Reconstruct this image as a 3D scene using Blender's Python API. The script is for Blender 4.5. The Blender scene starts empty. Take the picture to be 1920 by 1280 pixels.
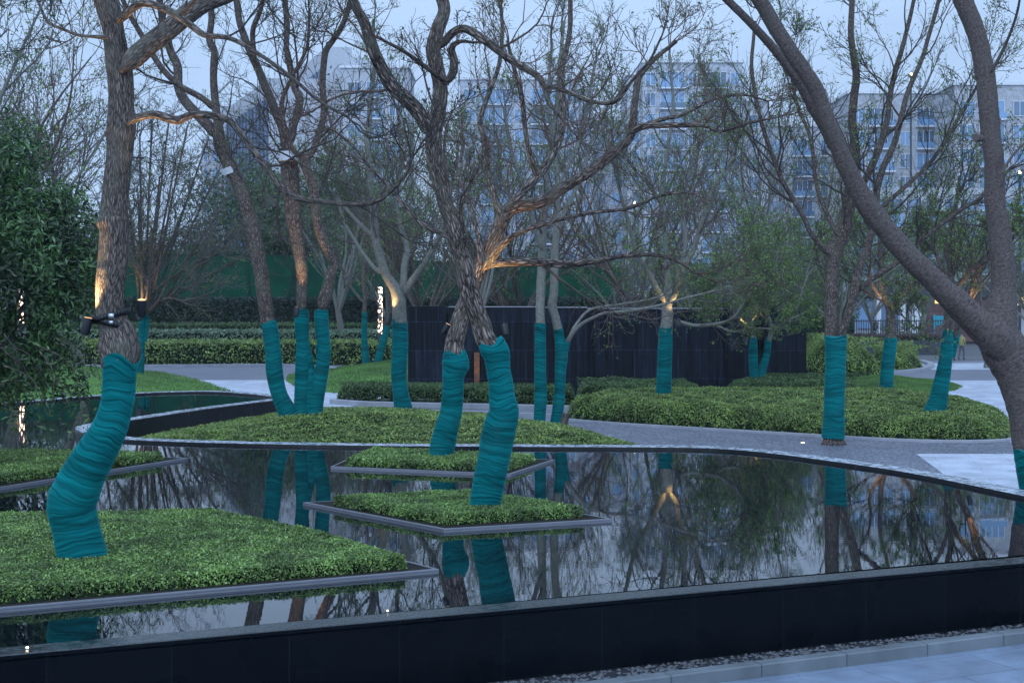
import bpy, math, random
import numpy as np
from mathutils import Vector, noise as mnoise
R = math.radians
C = bpy.context.scene.collection
sc = bpy.context.scene
rnd = random.Random(7)
NR = np.random.RandomState(11)

# ------------------------------------------------------------------ camera
F = 2933.0; HZ = 550.0; CZ = 3.2            # focal length / horizon row of the photograph, eye height above the water
cam = bpy.data.cameras.new('camera'); camo = bpy.data.objects.new('camera', cam); C.objects.link(camo)
cam.sensor_width = 36.0; cam.lens = F / 1920 * 36.0
cam.shift_y = -(640 - HZ) / 1920.0
cam.clip_end = 3000; cam.clip_start = 0.1
camo.location = (0, 0, CZ); camo.rotation_euler = (R(90), 0, 0)
sc.camera = camo

def P(x, y, Y):
    return np.array([(x - 960) / F * Y, Y, CZ - (y - HZ) / F * Y])
def G(x, y, z=0.0):
    Y = F * (CZ - z) / (y - HZ)
    return np.array([(x - 960) / F * Y, Y, z])

# ------------------------------------------------------------------ world, sun, exposure
sc.view_settings.view_transform = 'Standard'; sc.view_settings.look = 'None'
sc.view_settings.exposure = 0.0; sc.view_settings.gamma = 1.0
W = bpy.data.worlds.new('World'); sc.world = W; W.use_nodes = True
wn = W.node_tree; wn.nodes.clear()
wo = wn.nodes.new('ShaderNodeOutputWorld'); wb = wn.nodes.new('ShaderNodeBackground')
sk = wn.nodes.new('ShaderNodeTexSky'); sk.sky_type = 'NISHITA'; sk.sun_disc = False
SUN_EL, SUN_ROT = 4.0, 200.0; SKY_TOP, SKY_BACK = 1.7, 1.15
sk.sun_elevation = R(SUN_EL); sk.sun_rotation = R(SUN_ROT); sk.air_density = 1.0; sk.dust_density = 1.5; sk.ozone_density = 4.0
mxs = wn.nodes.new('ShaderNodeMix'); mxs.data_type = 'RGBA'; mxs.inputs['Factor'].default_value = 0.86
mxs.inputs['B'].default_value = (5.8, 8.0, 11.5, 1)
wn.links.new(sk.outputs[0], mxs.inputs['A'])
# faint uneven cloud veil
tc = wn.nodes.new('ShaderNodeTexCoord'); mp = wn.nodes.new('ShaderNodeMapping'); mp.inputs['Scale'].default_value = (2, 2, 7)
nz = wn.nodes.new('ShaderNodeTexNoise'); nz.inputs['Scale'].default_value = 1.3; nz.inputs['Detail'].default_value = 4
cr = wn.nodes.new('ShaderNodeMapRange'); cr.inputs['From Min'].default_value = .3; cr.inputs['From Max'].default_value = .7
cr.inputs['To Min'].default_value = .88; cr.inputs['To Max'].default_value = 1.1
ml = wn.nodes.new('ShaderNodeVectorMath'); ml.operation = 'SCALE'
wn.links.new(tc.outputs['Generated'], mp.inputs[0]); wn.links.new(mp.outputs[0], nz.inputs['Vector'])
wn.links.new(nz.outputs[0], cr.inputs['Value']); wn.links.new(mxs.outputs['Result'], ml.inputs[0]); wn.links.new(cr.outputs[0], ml.inputs['Scale'])
# dusk glow: brighter overhead and behind the camera than over the far roofs
sx = wn.nodes.new('ShaderNodeSeparateXYZ'); wn.links.new(tc.outputs['Generated'], sx.inputs[0])
gz = wn.nodes.new('ShaderNodeMapRange'); gz.interpolation_type = 'SMOOTHSTEP'; gz.inputs['From Min'].default_value = .35; gz.inputs['From Max'].default_value = 1.0; gz.inputs['To Min'].default_value = 1.0; gz.inputs['To Max'].default_value = SKY_TOP
gy = wn.nodes.new('ShaderNodeMapRange'); gy.interpolation_type = 'SMOOTHSTEP'; gy.inputs['From Min'].default_value = .1; gy.inputs['From Max'].default_value = -.9; gy.inputs['To Min'].default_value = 0.0; gy.inputs['To Max'].default_value = SKY_BACK
wn.links.new(sx.outputs[2], gz.inputs['Value']); wn.links.new(sx.outputs[1], gy.inputs['Value'])
ga = wn.nodes.new('ShaderNodeMath'); ga.operation = 'ADD'; wn.links.new(gz.outputs[0], ga.inputs[0]); wn.links.new(gy.outputs[0], ga.inputs[1])
ms = wn.nodes.new('ShaderNodeVectorMath'); ms.operation = 'SCALE'; wn.links.new(ml.outputs[0], ms.inputs[0]); wn.links.new(ga.outputs[0], ms.inputs['Scale'])
wn.links.new(ms.outputs[0], wb.inputs[0]); wb.inputs[1].default_value = 0.1
wn.links.new(wb.outputs[0], wo.inputs[0])
sl = bpy.data.lights.new('sun', 'SUN'); sl.energy = 0.5; sl.angle = R(25); sl.color = (0.85, 0.92, 1.0)
so = bpy.data.objects.new('sun', sl); C.objects.link(so); so.rotation_euler = (R(48), R(0), R(-28)); so.location = (0, -10, 30)

# ------------------------------------------------------------------ materials
class N:
    """tiny node helper"""
    def __init__(s, name):
        s.m = bpy.data.materials.new(name); s.m.use_nodes = True; s.t = s.m.node_tree
        s.b = s.t.nodes['Principled BSDF']; s.o = s.t.nodes['Material Output']
    def n(s, typ, **kw):
        nd = s.t.nodes.new(typ)
        for k, v in kw.items():
            if k in nd.inputs: nd.inputs[k].default_value = v
            else: setattr(nd, k, v)
        return nd
    def l(s, a, b): s.t.links.new(a, b)
    def coord(s, kind='pos', scale=(1, 1, 1)):
        if kind == 'pos': src = s.n('ShaderNodeNewGeometry').outputs['Position']
        elif kind == 'uv': src = s.n('ShaderNodeTexCoord').outputs['UV']
        else: src = s.n('ShaderNodeTexCoord').outputs['Object']
        m = s.n('ShaderNodeMapping'); m.inputs['Scale'].default_value = scale; s.l(src, m.inputs[0]); return m.outputs[0]
    def noise(s, v, scale, detail=4, rough=.55):
        nd = s.n('ShaderNodeTexNoise', Scale=scale, Detail=detail, Roughness=rough); s.l(v, nd.inputs['Vector']); return nd.outputs[0]
    def ramp(s, v, stops):
        nd = s.n('ShaderNodeValToRGB'); s.l(v, nd.inputs[0]); e = nd.color_ramp.elements
        while len(e) < len(stops): e.new(.5)
        for k, (p, c) in enumerate(stops): e[k].position = p; e[k].color = (*c, 1) if len(c) == 3 else c
        return nd.outputs[0]
    def mix(s, f, a, b, bt='MIX'):
        nd = s.n('ShaderNodeMix', data_type='RGBA', blend_type=bt)
        for sock, v in (('Factor', f), ('A', a), ('B', b)):
            if hasattr(v, 'links') or hasattr(v, 'is_linked'): s.l(v, nd.inputs[sock])
            else: nd.inputs[sock].default_value = (*v, 1) if isinstance(v, tuple) else v
        return nd.outputs['Result']
    def bump(s, h, strength=.5, dist=.02, prev=None):
        nd = s.n('ShaderNodeBump', Strength=strength, Distance=dist); s.l(h, nd.inputs['Height'])
        if prev: s.l(prev, nd.inputs['Normal'])
        s.l(nd.outputs[0], s.b.inputs['Normal']); return nd.outputs[0]
    def set(s, **kw):
        for k, v in kw.items():
            k = k.replace('_', ' ')
            if hasattr(v, 'is_linked'): s.l(v, s.b.inputs[k])
            else: s.b.inputs[k].default_value = (*v, 1) if (isinstance(v, tuple) and len(v) == 3) else v
        return s

def mat_simple(name, col, rough=.6, spec=.5, var=.25, vs=4.0, bump=0, metal=0):
    n = N(name); v = n.noise(n.coord(), vs, 5)
    lo = tuple(c * (1 - var) for c in col); hi = tuple(min(1, c * (1 + var)) for c in col)
    n.set(Base_Color=n.ramp(v, [(.3, lo), (.7, hi)]), Roughness=rough, Metallic=metal, Specular_IOR_Level=spec)
    if bump: n.bump(n.noise(n.coord(), vs * 8, 5), bump, .02)
    return n.m

def mat_leaf(name, cols, rough=.42, big=(.6, .5)):
    n = N(name); g = n.n('ShaderNodeNewGeometry')
    c = n.ramp(g.outputs['Random Per Island'], [(i / (len(cols) - 1), cc) for i, cc in enumerate(cols)])
    v = n.noise(n.coord(), big[0], 3)
    f = n.ramp(v, [(.35, (big[1],) * 3), (.65, (1.25,) * 3)])
    n.set(Base_Color=n.mix(1.0, c, f, 'MULTIPLY'), Roughness=rough, Specular_IOR_Level=.6)
    tr = n.n('ShaderNodeBsdfTranslucent'); n.l(c, tr.inputs[0])
    mx = n.n('ShaderNodeMixShader', Fac=.22); n.l(n.b.outputs[0], mx.inputs[1]); n.l(tr.outputs[0], mx.inputs[2]); n.l(mx.outputs[0], n.o.inputs[0])
    return n.m

def mat_bark(name, dark, light, sx=28, sy=7, strength=.8, dist=.03, spots=False, plates=True):
    n = N(name); uv = n.coord('uv', (sx, sy, 1))
    wv = n.n('ShaderNodeTexNoise', Scale=.8, Detail=3.0); n.l(uv, wv.inputs['Vector'])
    ad = n.n('ShaderNodeVectorMath', operation='MULTIPLY_ADD'); ad.inputs[1].default_value = (1.4, 1.4, 0)
    n.l(wv.outputs['Color'], ad.inputs[0]); n.l(uv, ad.inputs[2])
    vo = n.n('ShaderNodeTexVoronoi', feature='DISTANCE_TO_EDGE', Scale=1.0); n.l(ad.outputs[0], vo.inputs['Vector'])
    h = n.ramp(vo.outputs['Distance'], [(0.0, (0, 0, 0)), (.35, (1, 1, 1))]) if plates else n.noise(uv, 1.2, 8, .7)
    fine = n.noise(uv, 3.0, 8, .7)
    hh = n.mix(.45, h, fine)
    big = n.noise(n.coord('pos'), 3.0, 3)
    c = n.ramp(hh, [(.25, dark), (.8, light)] if plates else [(.38, dark), (.50, tuple((a + b) / 2 for a, b in zip(dark, light))), (.62, light)])
    c = n.mix(n.ramp(big, [(.45, (0, 0, 0)), (.7, (.5, .5, .5))]), c, tuple((a * .6 + b * .4) * k for a, b, k in zip(light, dark, (.8, 1.0, .9))))
    if spots:
        sp = n.noise(n.coord('pos'), 22, 2); big2 = n.noise(n.coord('pos'), 5, 2)
        c = n.mix(n.ramp(sp, [(.70, (0, 0, 0)), (.76, (.5, .5, .5))]), c, (.24, .26, .27))
    n.set(Base_Color=c, Roughness=.85, Specular_IOR_Level=.25); n.bump(hh, strength, dist)
    return n.m

M = {}
M['bark_rough'] = mat_bark('rough furrowed bark', (.012, .009, .008), (.40, .31, .27), 36, 5.5, 1.0, .045)
M['bark_fine'] = mat_bark('fine furrowed bark', (.02, .016, .014), (.30, .24, .21), 66, 8.5, .9, .02)
M['bark_smooth'] = mat_bark('smooth speckled bark', (.022, .017, .016), (.21, .165, .155), 14, 20, 1.0, .05, spots=True, plates=False)
M['bark_grey'] = mat_bark('grey green bark', (.09, .088, .075), (.27, .26, .23), 12, 6, .6, .015, spots=True, plates=False)
M['bark_brown'] = mat_bark('brown bark', (.035, .027, .024), (.24, .18, .155), 30, 9, .8, .02)
M['twig_dark'] = mat_simple('dark twig bark', (.06, .048, .044), .85, .2, .3)
M['twig_grey'] = mat_simple('grey twig bark', (.115, .10, .095), .85, .2, .3)
M['twig_brown'] = mat_simple('brown twig bark', (.11, .075, .062), .85, .2, .3)
M['wood_cut'] = mat_simple('cut wood', (.30, .20, .12), .8, .2, .3, 20)
M['tape'] = mat_simple('white plastic tape', (.50, .52, .56), .3, .5, .25, 25, .6)

def mat_wrap():
    n = N('teal netting wrap')
    uv = n.coord('uv', (1, 1, 1)); wob = n.n('ShaderNodeTexNoise', Scale=2.2, Detail=2.0); n.l(uv, wob.inputs['Vector'])
    off = n.n('ShaderNodeVectorMath', operation='MULTIPLY_ADD'); off.inputs[1].default_value = (0, .22, 0); n.l(wob.outputs['Color'], off.inputs[0]); n.l(uv, off.inputs[2])
    def cc(v, sc_): m = n.n('ShaderNodeMapping'); m.inputs['Scale'].default_value = sc_; n.l(v, m.inputs[0]); return m.outputs[0]
    v1 = n.noise(cc(off.outputs[0], (.9, 26, 1)), 1.0, 5, .6)
    v2 = n.noise(cc(off.outputs[0], (.5, 7, 1)), 1.0, 3)
    v3 = n.noise(cc(uv, (1.5, 120, 1)), 1.0, 3)
    vb = n.n('ShaderNodeTexVoronoi', Scale=1.0, feature='DISTANCE_TO_EDGE'); n.l(cc(off.outputs[0], (.35, 9.5, 1)), vb.inputs['Vector'])
    edge = n.ramp(vb.outputs['Distance'], [(0, (.35, .35, .35)), (.10, (1, 1, 1))])
    weave = n.noise(cc(uv, (260, 260, 1)), 1.0, 2)
    dirt = n.noise(n.coord('pos'), 2.5, 5, .6)
    c = n.ramp(v1, [(.3, (.0008, .075, .085)), (.5, (.0015, .145, .150)), (.72, (.003, .215, .208))])
    c = n.mix(.75, c, n.ramp(v2, [(.32, (.35, .42, .48)), (.62, (1.15, 1.1, 1.1))]), 'MULTIPLY')
    c = n.mix(.8, c, edge, 'MULTIPLY')
    c = n.mix(n.ramp(dirt, [(.58, (0, 0, 0)), (.75, (.35, .35, .35))]), c, (.025, .075, .08))
    c = n.mix(n.ramp(v3, [(.66, (0, 0, 0)), (.78, (.3, .3, .3))]), c, (.03, .30, .30))
    n.set(Base_Color=c, Roughness=.88, Specular_IOR_Level=.05, Sheen_Weight=.35, Sheen_Roughness=.35, Sheen_Tint=(.1, .8, .85))
    b = n.bump(v1, .7, .02); b = n.bump(edge, .4, .012, b); b = n.bump(v3, .5, .006, b); n.bump(weave, .3, .003, b)
    return n.m
M['wrap'] = mat_wrap()

def mat_water():
    n = N('dark still water')
    v = n.noise(n.coord('pos', (5, 7, 1)), 1.0, 3, .5); v2 = n.noise(n.coord('pos', (.5, .7, 1)), 1.0, 2)
    n.set(Base_Color=(.003, .006, .009), Roughness=.004, IOR=1.38, Specular_IOR_Level=.7)
    msk = n.ramp(v2, [(.4, (.25, .25, .25)), (.65, (1, 1, 1))])
    h = n.mix(1.0, v, msk, 'MULTIPLY')
    n.bump(h, .075, .005)
    return n.m
M['water'] = mat_water()

def mat_tiles(name, col, tile=(1.2, .6), joint=.008, jcol=None, rough=.35, spec=.5, rot=0, var=.2, axis='xy', bump=.15, streak=False):
    n = N(name)
    g = n.n('ShaderNodeNewGeometry').outputs['Position']; m = n.n('ShaderNodeMapping')
    m.inputs['Rotation'].default_value = {'xy': (0, 0, rot), 'wall': (R(90), 0, 0)}[axis]
    n.l(g, m.inputs[0])
    if axis == 'wall':
        sp = n.n('ShaderNodeSeparateXYZ'); n.l(g, sp.inputs[0]); cb = n.n('ShaderNodeCombineXYZ'); n.l(sp.outputs[0], cb.inputs[0]); n.l(sp.outputs[2], cb.inputs[1]); vec = cb.outputs[0]
    else: vec = m.outputs[0]
    br = n.n('ShaderNodeTexBrick', Scale=1.0); n.l(vec, br.inputs['Vector'])
    br.inputs['Brick Width'].default_value = tile[0]; br.inputs['Row Height'].default_value = tile[1]; br.inputs['Mortar Size'].default_value = joint
    br.inputs['Color1'].default_value = (*[c * (1 - var) for c in col], 1); br.inputs['Color2'].default_value = (*[c * (1 + var) for c in col], 1)
    br.inputs['Mortar'].default_value = (*(jcol or tuple(c * .4 for c in col)), 1)
    v = n.noise(n.coord('pos', (1, 1, .25) if streak else (1, 1, 1)), 9 if streak else 1.4, 7, .65)
    c = n.mix(.8, br.outputs[0], n.ramp(v, [(.3, (.6, .6, .6)), (.7, (1.3, 1.3, 1.3))]), 'MULTIPLY')
    n.set(Base_Color=c, Roughness=n.ramp(n.noise(n.coord(), 2.2, 5), [(.3, (rough * .7,) * 3), (.7, (min(1, rough * 1.4),) * 3)]), Specular_IOR_Level=spec)
    b = n.bump(br.outputs['Fac'], .3, .01); n.bump(v, bump, .01, b)
    return n.m
WALLROT = math.atan2(G(1920, 1034)[1] - G(0, 1212)[1], G(1920, 1034)[0] - G(0, 1212)[0])
M['pave_front'] = mat_tiles('grey granite paving', (.17, .22, .30), (1.5, .75), .006, rough=.45, rot=-WALLROT + 0, var=.07)
M['pave_pale'] = mat_tiles('pale granite paving', (.44, .475, .56), (1.6, .8), .004, rough=.5, jcol=(.20, .22, .27), rot=.2, var=.09, bump=.15)
M['asphalt'] = mat_simple('worn asphalt', (.155, .16, .20), .6, .5, .12, .5, .2)
M['kerb'] = mat_tiles('granite kerb stone', (.13, .15, .165), (1.1, 50), .008, rough=.6, rot=-WALLROT, var=.05)
M['kerb_pale'] = mat_simple('pale kerb stone', (.30, .31, .345), .6, .4, .15, 2, .2)
def mat_basin():
    n = N('black polished basin stone'); g = n.n('ShaderNodeNewGeometry').outputs['Position']; m = n.n('ShaderNodeMapping'); m.inputs['Rotation'].default_value = (0, 0, -WALLROT); n.l(g, m.inputs[0])
    sp = n.n('ShaderNodeSeparateXYZ'); n.l(m.outputs[0], sp.inputs[0]); cb = n.n('ShaderNodeCombineXYZ'); n.l(sp.outputs[0], cb.inputs[0]); n.l(sp.outputs[2], cb.inputs[1])
    b = n.n('ShaderNodeTexBrick', Scale=1.0, offset=0.0); b.inputs['Brick Width'].default_value = 1.12; b.inputs['Row Height'].default_value = 40; b.inputs['Mortar Size'].default_value = .004; n.l(cb.outputs[0], b.inputs['Vector'])
    b.inputs['Color1'].default_value = (.0010, .0022, .0042, 1); b.inputs['Color2'].default_value = (.0020, .0038, .0064, 1); b.inputs['Mortar'].default_value = (.010, .016, .021, 1)
    def cc(v, sc_): q = n.n('ShaderNodeMapping'); q.inputs['Scale'].default_value = sc_; n.l(v, q.inputs[0]); return q.outputs[0]
    st = n.noise(cc(cb.outputs[0], (9, .7, 1)), 1.0, 6, .7); spk = n.noise(cc(cb.outputs[0], (22, 16, 1)), 1.0, 2, .5); cl = n.noise(cc(cb.outputs[0], (1.1, 1.6, 1)), 1.0, 5)
    c = n.mix(n.ramp(st, [(.56, (0, 0, 0)), (.78, (.7, .7, .7))]), b.outputs[0], (.006, .010, .014)); c = n.mix(n.ramp(spk, [(.79, (0, 0, 0)), (.82, (.8, .8, .8))]), c, (.06, .08, .09))
    n.set(Base_Color=c, Roughness=n.ramp(cl, [(.3, (.18,) * 3), (.7, (.42,) * 3)]), Specular_IOR_Level=.09); n.bump(b.outputs['Fac'], .4, .006); return n.m
M['black_wall'] = mat_basin()
M['black_face'] = mat_tiles('black basin cladding', (.005, .006, .008), (1.15, 60), .01, (.02, .025, .03), .35, .4, 0, .2)
def mat_slate():
    n = N('black ribbed slate cladding'); g = n.n('ShaderNodeNewGeometry').outputs['Position']; sp = n.n('ShaderNodeSeparateXYZ'); n.l(g, sp.inputs[0])
    cb = n.n('ShaderNodeCombineXYZ'); n.l(sp.outputs[0], cb.inputs[0]); n.l(sp.outputs[2], cb.inputs[1])
    def br(w, h, off, mort):
        b = n.n('ShaderNodeTexBrick', Scale=1.0, offset=off); b.inputs['Brick Width'].default_value = w; b.inputs['Row Height'].default_value = h; b.inputs['Mortar Size'].default_value = mort
        b.inputs['Color1'].default_value = (.55, .55, .55, 1); b.inputs['Color2'].default_value = (1.5, 1.5, 1.5, 1); b.inputs['Mortar'].default_value = (4.2, 4.2, 4.2, 1); n.l(cb.outputs[0], b.inputs['Vector']); return b
    b1 = br(.82, 1.07, .37, .010); rib = n.noise(n.coord('pos', (13, 13, .35)), 1.0, 6, .7); grain = n.noise(n.coord('pos', (5, 5, 1.6)), 1.0, 8, .75)
    c = n.mix(1.0, (.0065, .009, .015), b1.outputs[0], 'MULTIPLY'); c = n.mix(1.0, c, n.ramp(rib, [(.35, (.35, .35, .35)), (.7, (2.0, 2.0, 2.0))]), 'MULTIPLY'); c = n.mix(.8, c, n.ramp(grain, [(.35, (.4, .4, .4)), (.65, (1.5, 1.5, 1.5))]), 'MULTIPLY')
    n.set(Base_Color=c, Roughness=n.ramp(grain, [(.3, (.25,) * 3), (.7, (.6,) * 3)]), Specular_IOR_Level=.14); b = n.bump(rib, .7, .03); n.bump(grain, .5, .02, b); return n.m
M['stone_wall'] = mat_slate()
def mat_wet(name, lo, hi, rough):
    n = N(name); v = n.noise(n.coord('pos', (1, 1, 1)), 7, 7, .7)
    n.set(Base_Color=n.ramp(v, [(.4, lo), (.6, hi)]), Roughness=n.ramp(v, [(.35, (rough * .5,) * 3), (.7, (rough * 2,) * 3)]), Specular_IOR_Level=.6)
    n.bump(v, .35, .01); return n.m
M['coping'] = mat_wet('wet dark granite coping', (.006, .010, .012), (.026, .034, .036), .22)
M['coping_back'] = mat_wet('wet coping with painted sky sheen', (.16, .18, .21), (.55, .60, .68), .22)  # wet stone; the pale tone paints the sky's reflection into its colour
def mat_gravel(name, a, b, c3, sc_, rough=.6):
    n = N(name); v = n.n('ShaderNodeTexVoronoi', Scale=sc_); n.l(n.coord(), v.inputs['Vector'])
    g = n.n('ShaderNodeSeparateColor'); n.l(v.outputs['Color'], g.inputs[0])
    big = n.noise(n.coord(), .8, 4)
    c = n.ramp(g.outputs[0], [(0, a), (.55, b), (1, c3)]); c = n.mix(1.0, c, n.ramp(big, [(.3, (.75,) * 3), (.7, (1.15,) * 3)]), 'MULTIPLY')
    n.set(Base_Color=c, Roughness=rough); n.bump(v.outputs['Distance'], .9, .02); return n.m
M['gravel'] = mat_gravel('blue grey gravel', (.05, .055, .075), (.13, .14, .18), (.30, .31, .37), 26)
M['pebble'] = mat_simple('dark pebbles', (.035, .038, .045), .45, .5, .6, 30)
M['lawn'] = mat_simple('mown lawn', (.085, .19, .035), .8, .2, .25, 1.2, .6)
M['grass_blade'] = mat_leaf('lawn blades', [(.06, .14, .02), (.09, .19, .035), (.12, .23, .045)], .6)
M['soil'] = mat_simple('dark soil', (.016, .014, .010), .9, .2)
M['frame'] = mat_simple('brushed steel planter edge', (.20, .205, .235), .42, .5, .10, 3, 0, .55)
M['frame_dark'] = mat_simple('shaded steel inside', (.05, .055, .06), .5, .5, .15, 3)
M['leaf_near'] = mat_leaf('ground cover leaves', [(.04, .08, .02), (.09, .17, .035), (.16, .28, .055), (.26, .42, .09), (.40, .55, .20)], .34, (2.3, .45))  # random leaf tones; the palest also paint in glints
M['leaf_bed'] = mat_leaf('bed hedge leaves', [(.05, .09, .02), (.11, .19, .03), (.20, .31, .05), (.31, .43, .10), (.42, .52, .18)], .4, (1.6, .5))  # mixed leaf tones, the pale end doubling as painted glints
M['leaf_hedge'] = mat_leaf('clipped hedge leaves', [(0.033, 0.068, 0.018), (0.066, 0.128, 0.030), (0.124, 0.203, 0.045)], .45)
M['leaf_pale'] = mat_leaf('grey green hedge leaves', [(0.084, 0.144, 0.072), (0.168, 0.252, 0.144), (0.264, 0.360, 0.240)], .5)
M['leaf_dark'] = mat_leaf('dark yew hedge leaves', [(.006, .020, .014), (.012, .035, .022), (.022, .05, .032)], .5)
M['leaf_ever'] = mat_leaf('glossy evergreen leaves', [(.014, .038, .014), (.035, .09, .026), (.07, .155, .04), (.15, .26, .09)], .26, (1.0, .35))
M['leaf_far'] = mat_leaf('far evergreen leaves', [(0.016, 0.049, 0.023), (0.033, 0.085, 0.033), (0.065, 0.137, 0.039), (0.130, 0.195, 0.052)], .6, (.35, .4))
M['leaf_bud'] = mat_leaf('young spring leaves', [(0.065, 0.130, 0.026), (0.130, 0.234, 0.039), (0.208, 0.338, 0.065)], .5)
M['leaf_bud_dark'] = mat_leaf('small dark leaves', [(.02, .035, .02), (.035, .06, .03), (.06, .09, .04)], .5)
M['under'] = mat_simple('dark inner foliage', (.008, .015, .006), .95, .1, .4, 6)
M['turf_post'] = mat_simple('dark green post', (.01, .03, .02), .8, .2)
M['turf_fence'] = mat_simple('artificial turf hoarding', (.003, .052, .026), .9, .1, .3, 1.2, .4)
M['cover'] = mat_simple('black plastic', (.006, .007, .010), .4, .5, .2)
M['steel'] = mat_simple('bright steel', (.55, .57, .6), .3, .5, .1, 5, 0, .8)
M['white_paint'] = mat_simple('white paint', (.62, .64, .68), .5, .4, .06)
def mat_glass(name, col):
    n = N(name); g = n.n('ShaderNodeObjectInfo')
    c = n.ramp(g.outputs['Random'], [(0, tuple(k * .55 for k in col)), (.5, col), (1, tuple(k * 1.7 for k in col))])
    n.set(Base_Color=c, Roughness=.12, Specular_IOR_Level=.8); return n.m
M['glass'] = mat_glass('blue window glass', (.10, .19, .31))
M['wall_tower'] = mat_tiles('pale tower cladding', (.40, .425, .475), (1.6, .75), .03, (.32, .33, .36), .7, .3, 0, .03, 'wall')
M['wall_warm'] = mat_tiles('beige tower cladding', (.39, .40, .43), (1.6, .75), .03, (.31, .32, .34), .7, .3, 0, .03, 'wall')
M['wall_white'] = mat_simple('white render', (.40, .415, .45), .7, .3, .06)
M['fin'] = mat_simple('dark facade fins', (.07, .11, .18), .5, .5, .1)
M['brick'] = mat_tiles('red brown brick', (.15, .08, .075), (.9, .45), .05, (.10, .07, .07), .8, .3, 0, .2, 'wall')
M['dark_metal'] = mat_simple('dark painted metal', (.04, .045, .055), .5, .5, .15)
M['teal_sign'] = mat_simple('turquoise panel', (.02, .30, .38), .5, .4, .1)
M['slab'] = mat_simple('slab edge white', (.62, .64, .68), .6, .3, .05)
def mat_emit(name, col, s):
    n = N(name); n.set(Base_Color=col, Emission_Color=col, Emission_Strength=s); return n.m
M['lamp'] = mat_emit('warm lamp lens', (1, .72, .38), 12); M['lens'] = mat_emit('warm spotlight lens', (1, .55, .22), 1.6)
M['glow_yellow'] = mat_emit('yellow awning with added glow', (1, .70, .25), .8)  # emission added to brighten yellow awnings, not a lamp
def mat_column():
    n = N('perforated lit column'); v = n.n('ShaderNodeTexVoronoi', Scale=3.4, feature='F1'); n.l(n.coord('pos', (3.4, 3.4, 1.6)), v.inputs['Vector'])
    m = n.ramp(v.outputs['Distance'], [(.30, (1, 1, 1)), (.44, (0, 0, 0))])
    n.set(Base_Color=(.12, .12, .13), Roughness=.5, Emission_Color=(1, .66, .45)); 
    em = n.n('ShaderNodeMath', operation='MULTIPLY'); em.inputs[1].default_value = 11.0; n.l(m, em.inputs[0]); n.l(em.outputs[0], n.b.inputs['Emission Strength'])
    return n.m
M['column'] = mat_column()

# ------------------------------------------------------------------ mesh helpers
def cr_spline(pts, n):
    pts = np.asarray(pts, float); k = len(pts)
    if k == 2:
        t = np.linspace(0, 1, n)[:, None]; return pts[0] * (1 - t) + pts[1] * t
    Q = np.vstack([2 * pts[0] - pts[1], pts, 2 * pts[-1] - pts[-2]])
    seg = np.linalg.norm(np.diff(pts[:, :3], axis=0), axis=1); cum = np.concatenate([[0], np.cumsum(seg)])
    s = np.linspace(0, cum[-1], n); i = np.clip(np.searchsorted(cum, s, side='right') - 1, 0, k - 2)
    t = ((s - cum[i]) / np.maximum(seg[i], 1e-9))[:, None]
    p0, p1, p2, p3 = Q[i], Q[i + 1], Q[i + 2], Q[i + 3]
    return .5 * ((2 * p1) + (-p0 + p2) * t + (2 * p0 - 5 * p1 + 4 * p2 - p3) * t * t + (-p0 + 3 * p1 - 3 * p2 + p3) * t ** 3)

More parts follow.
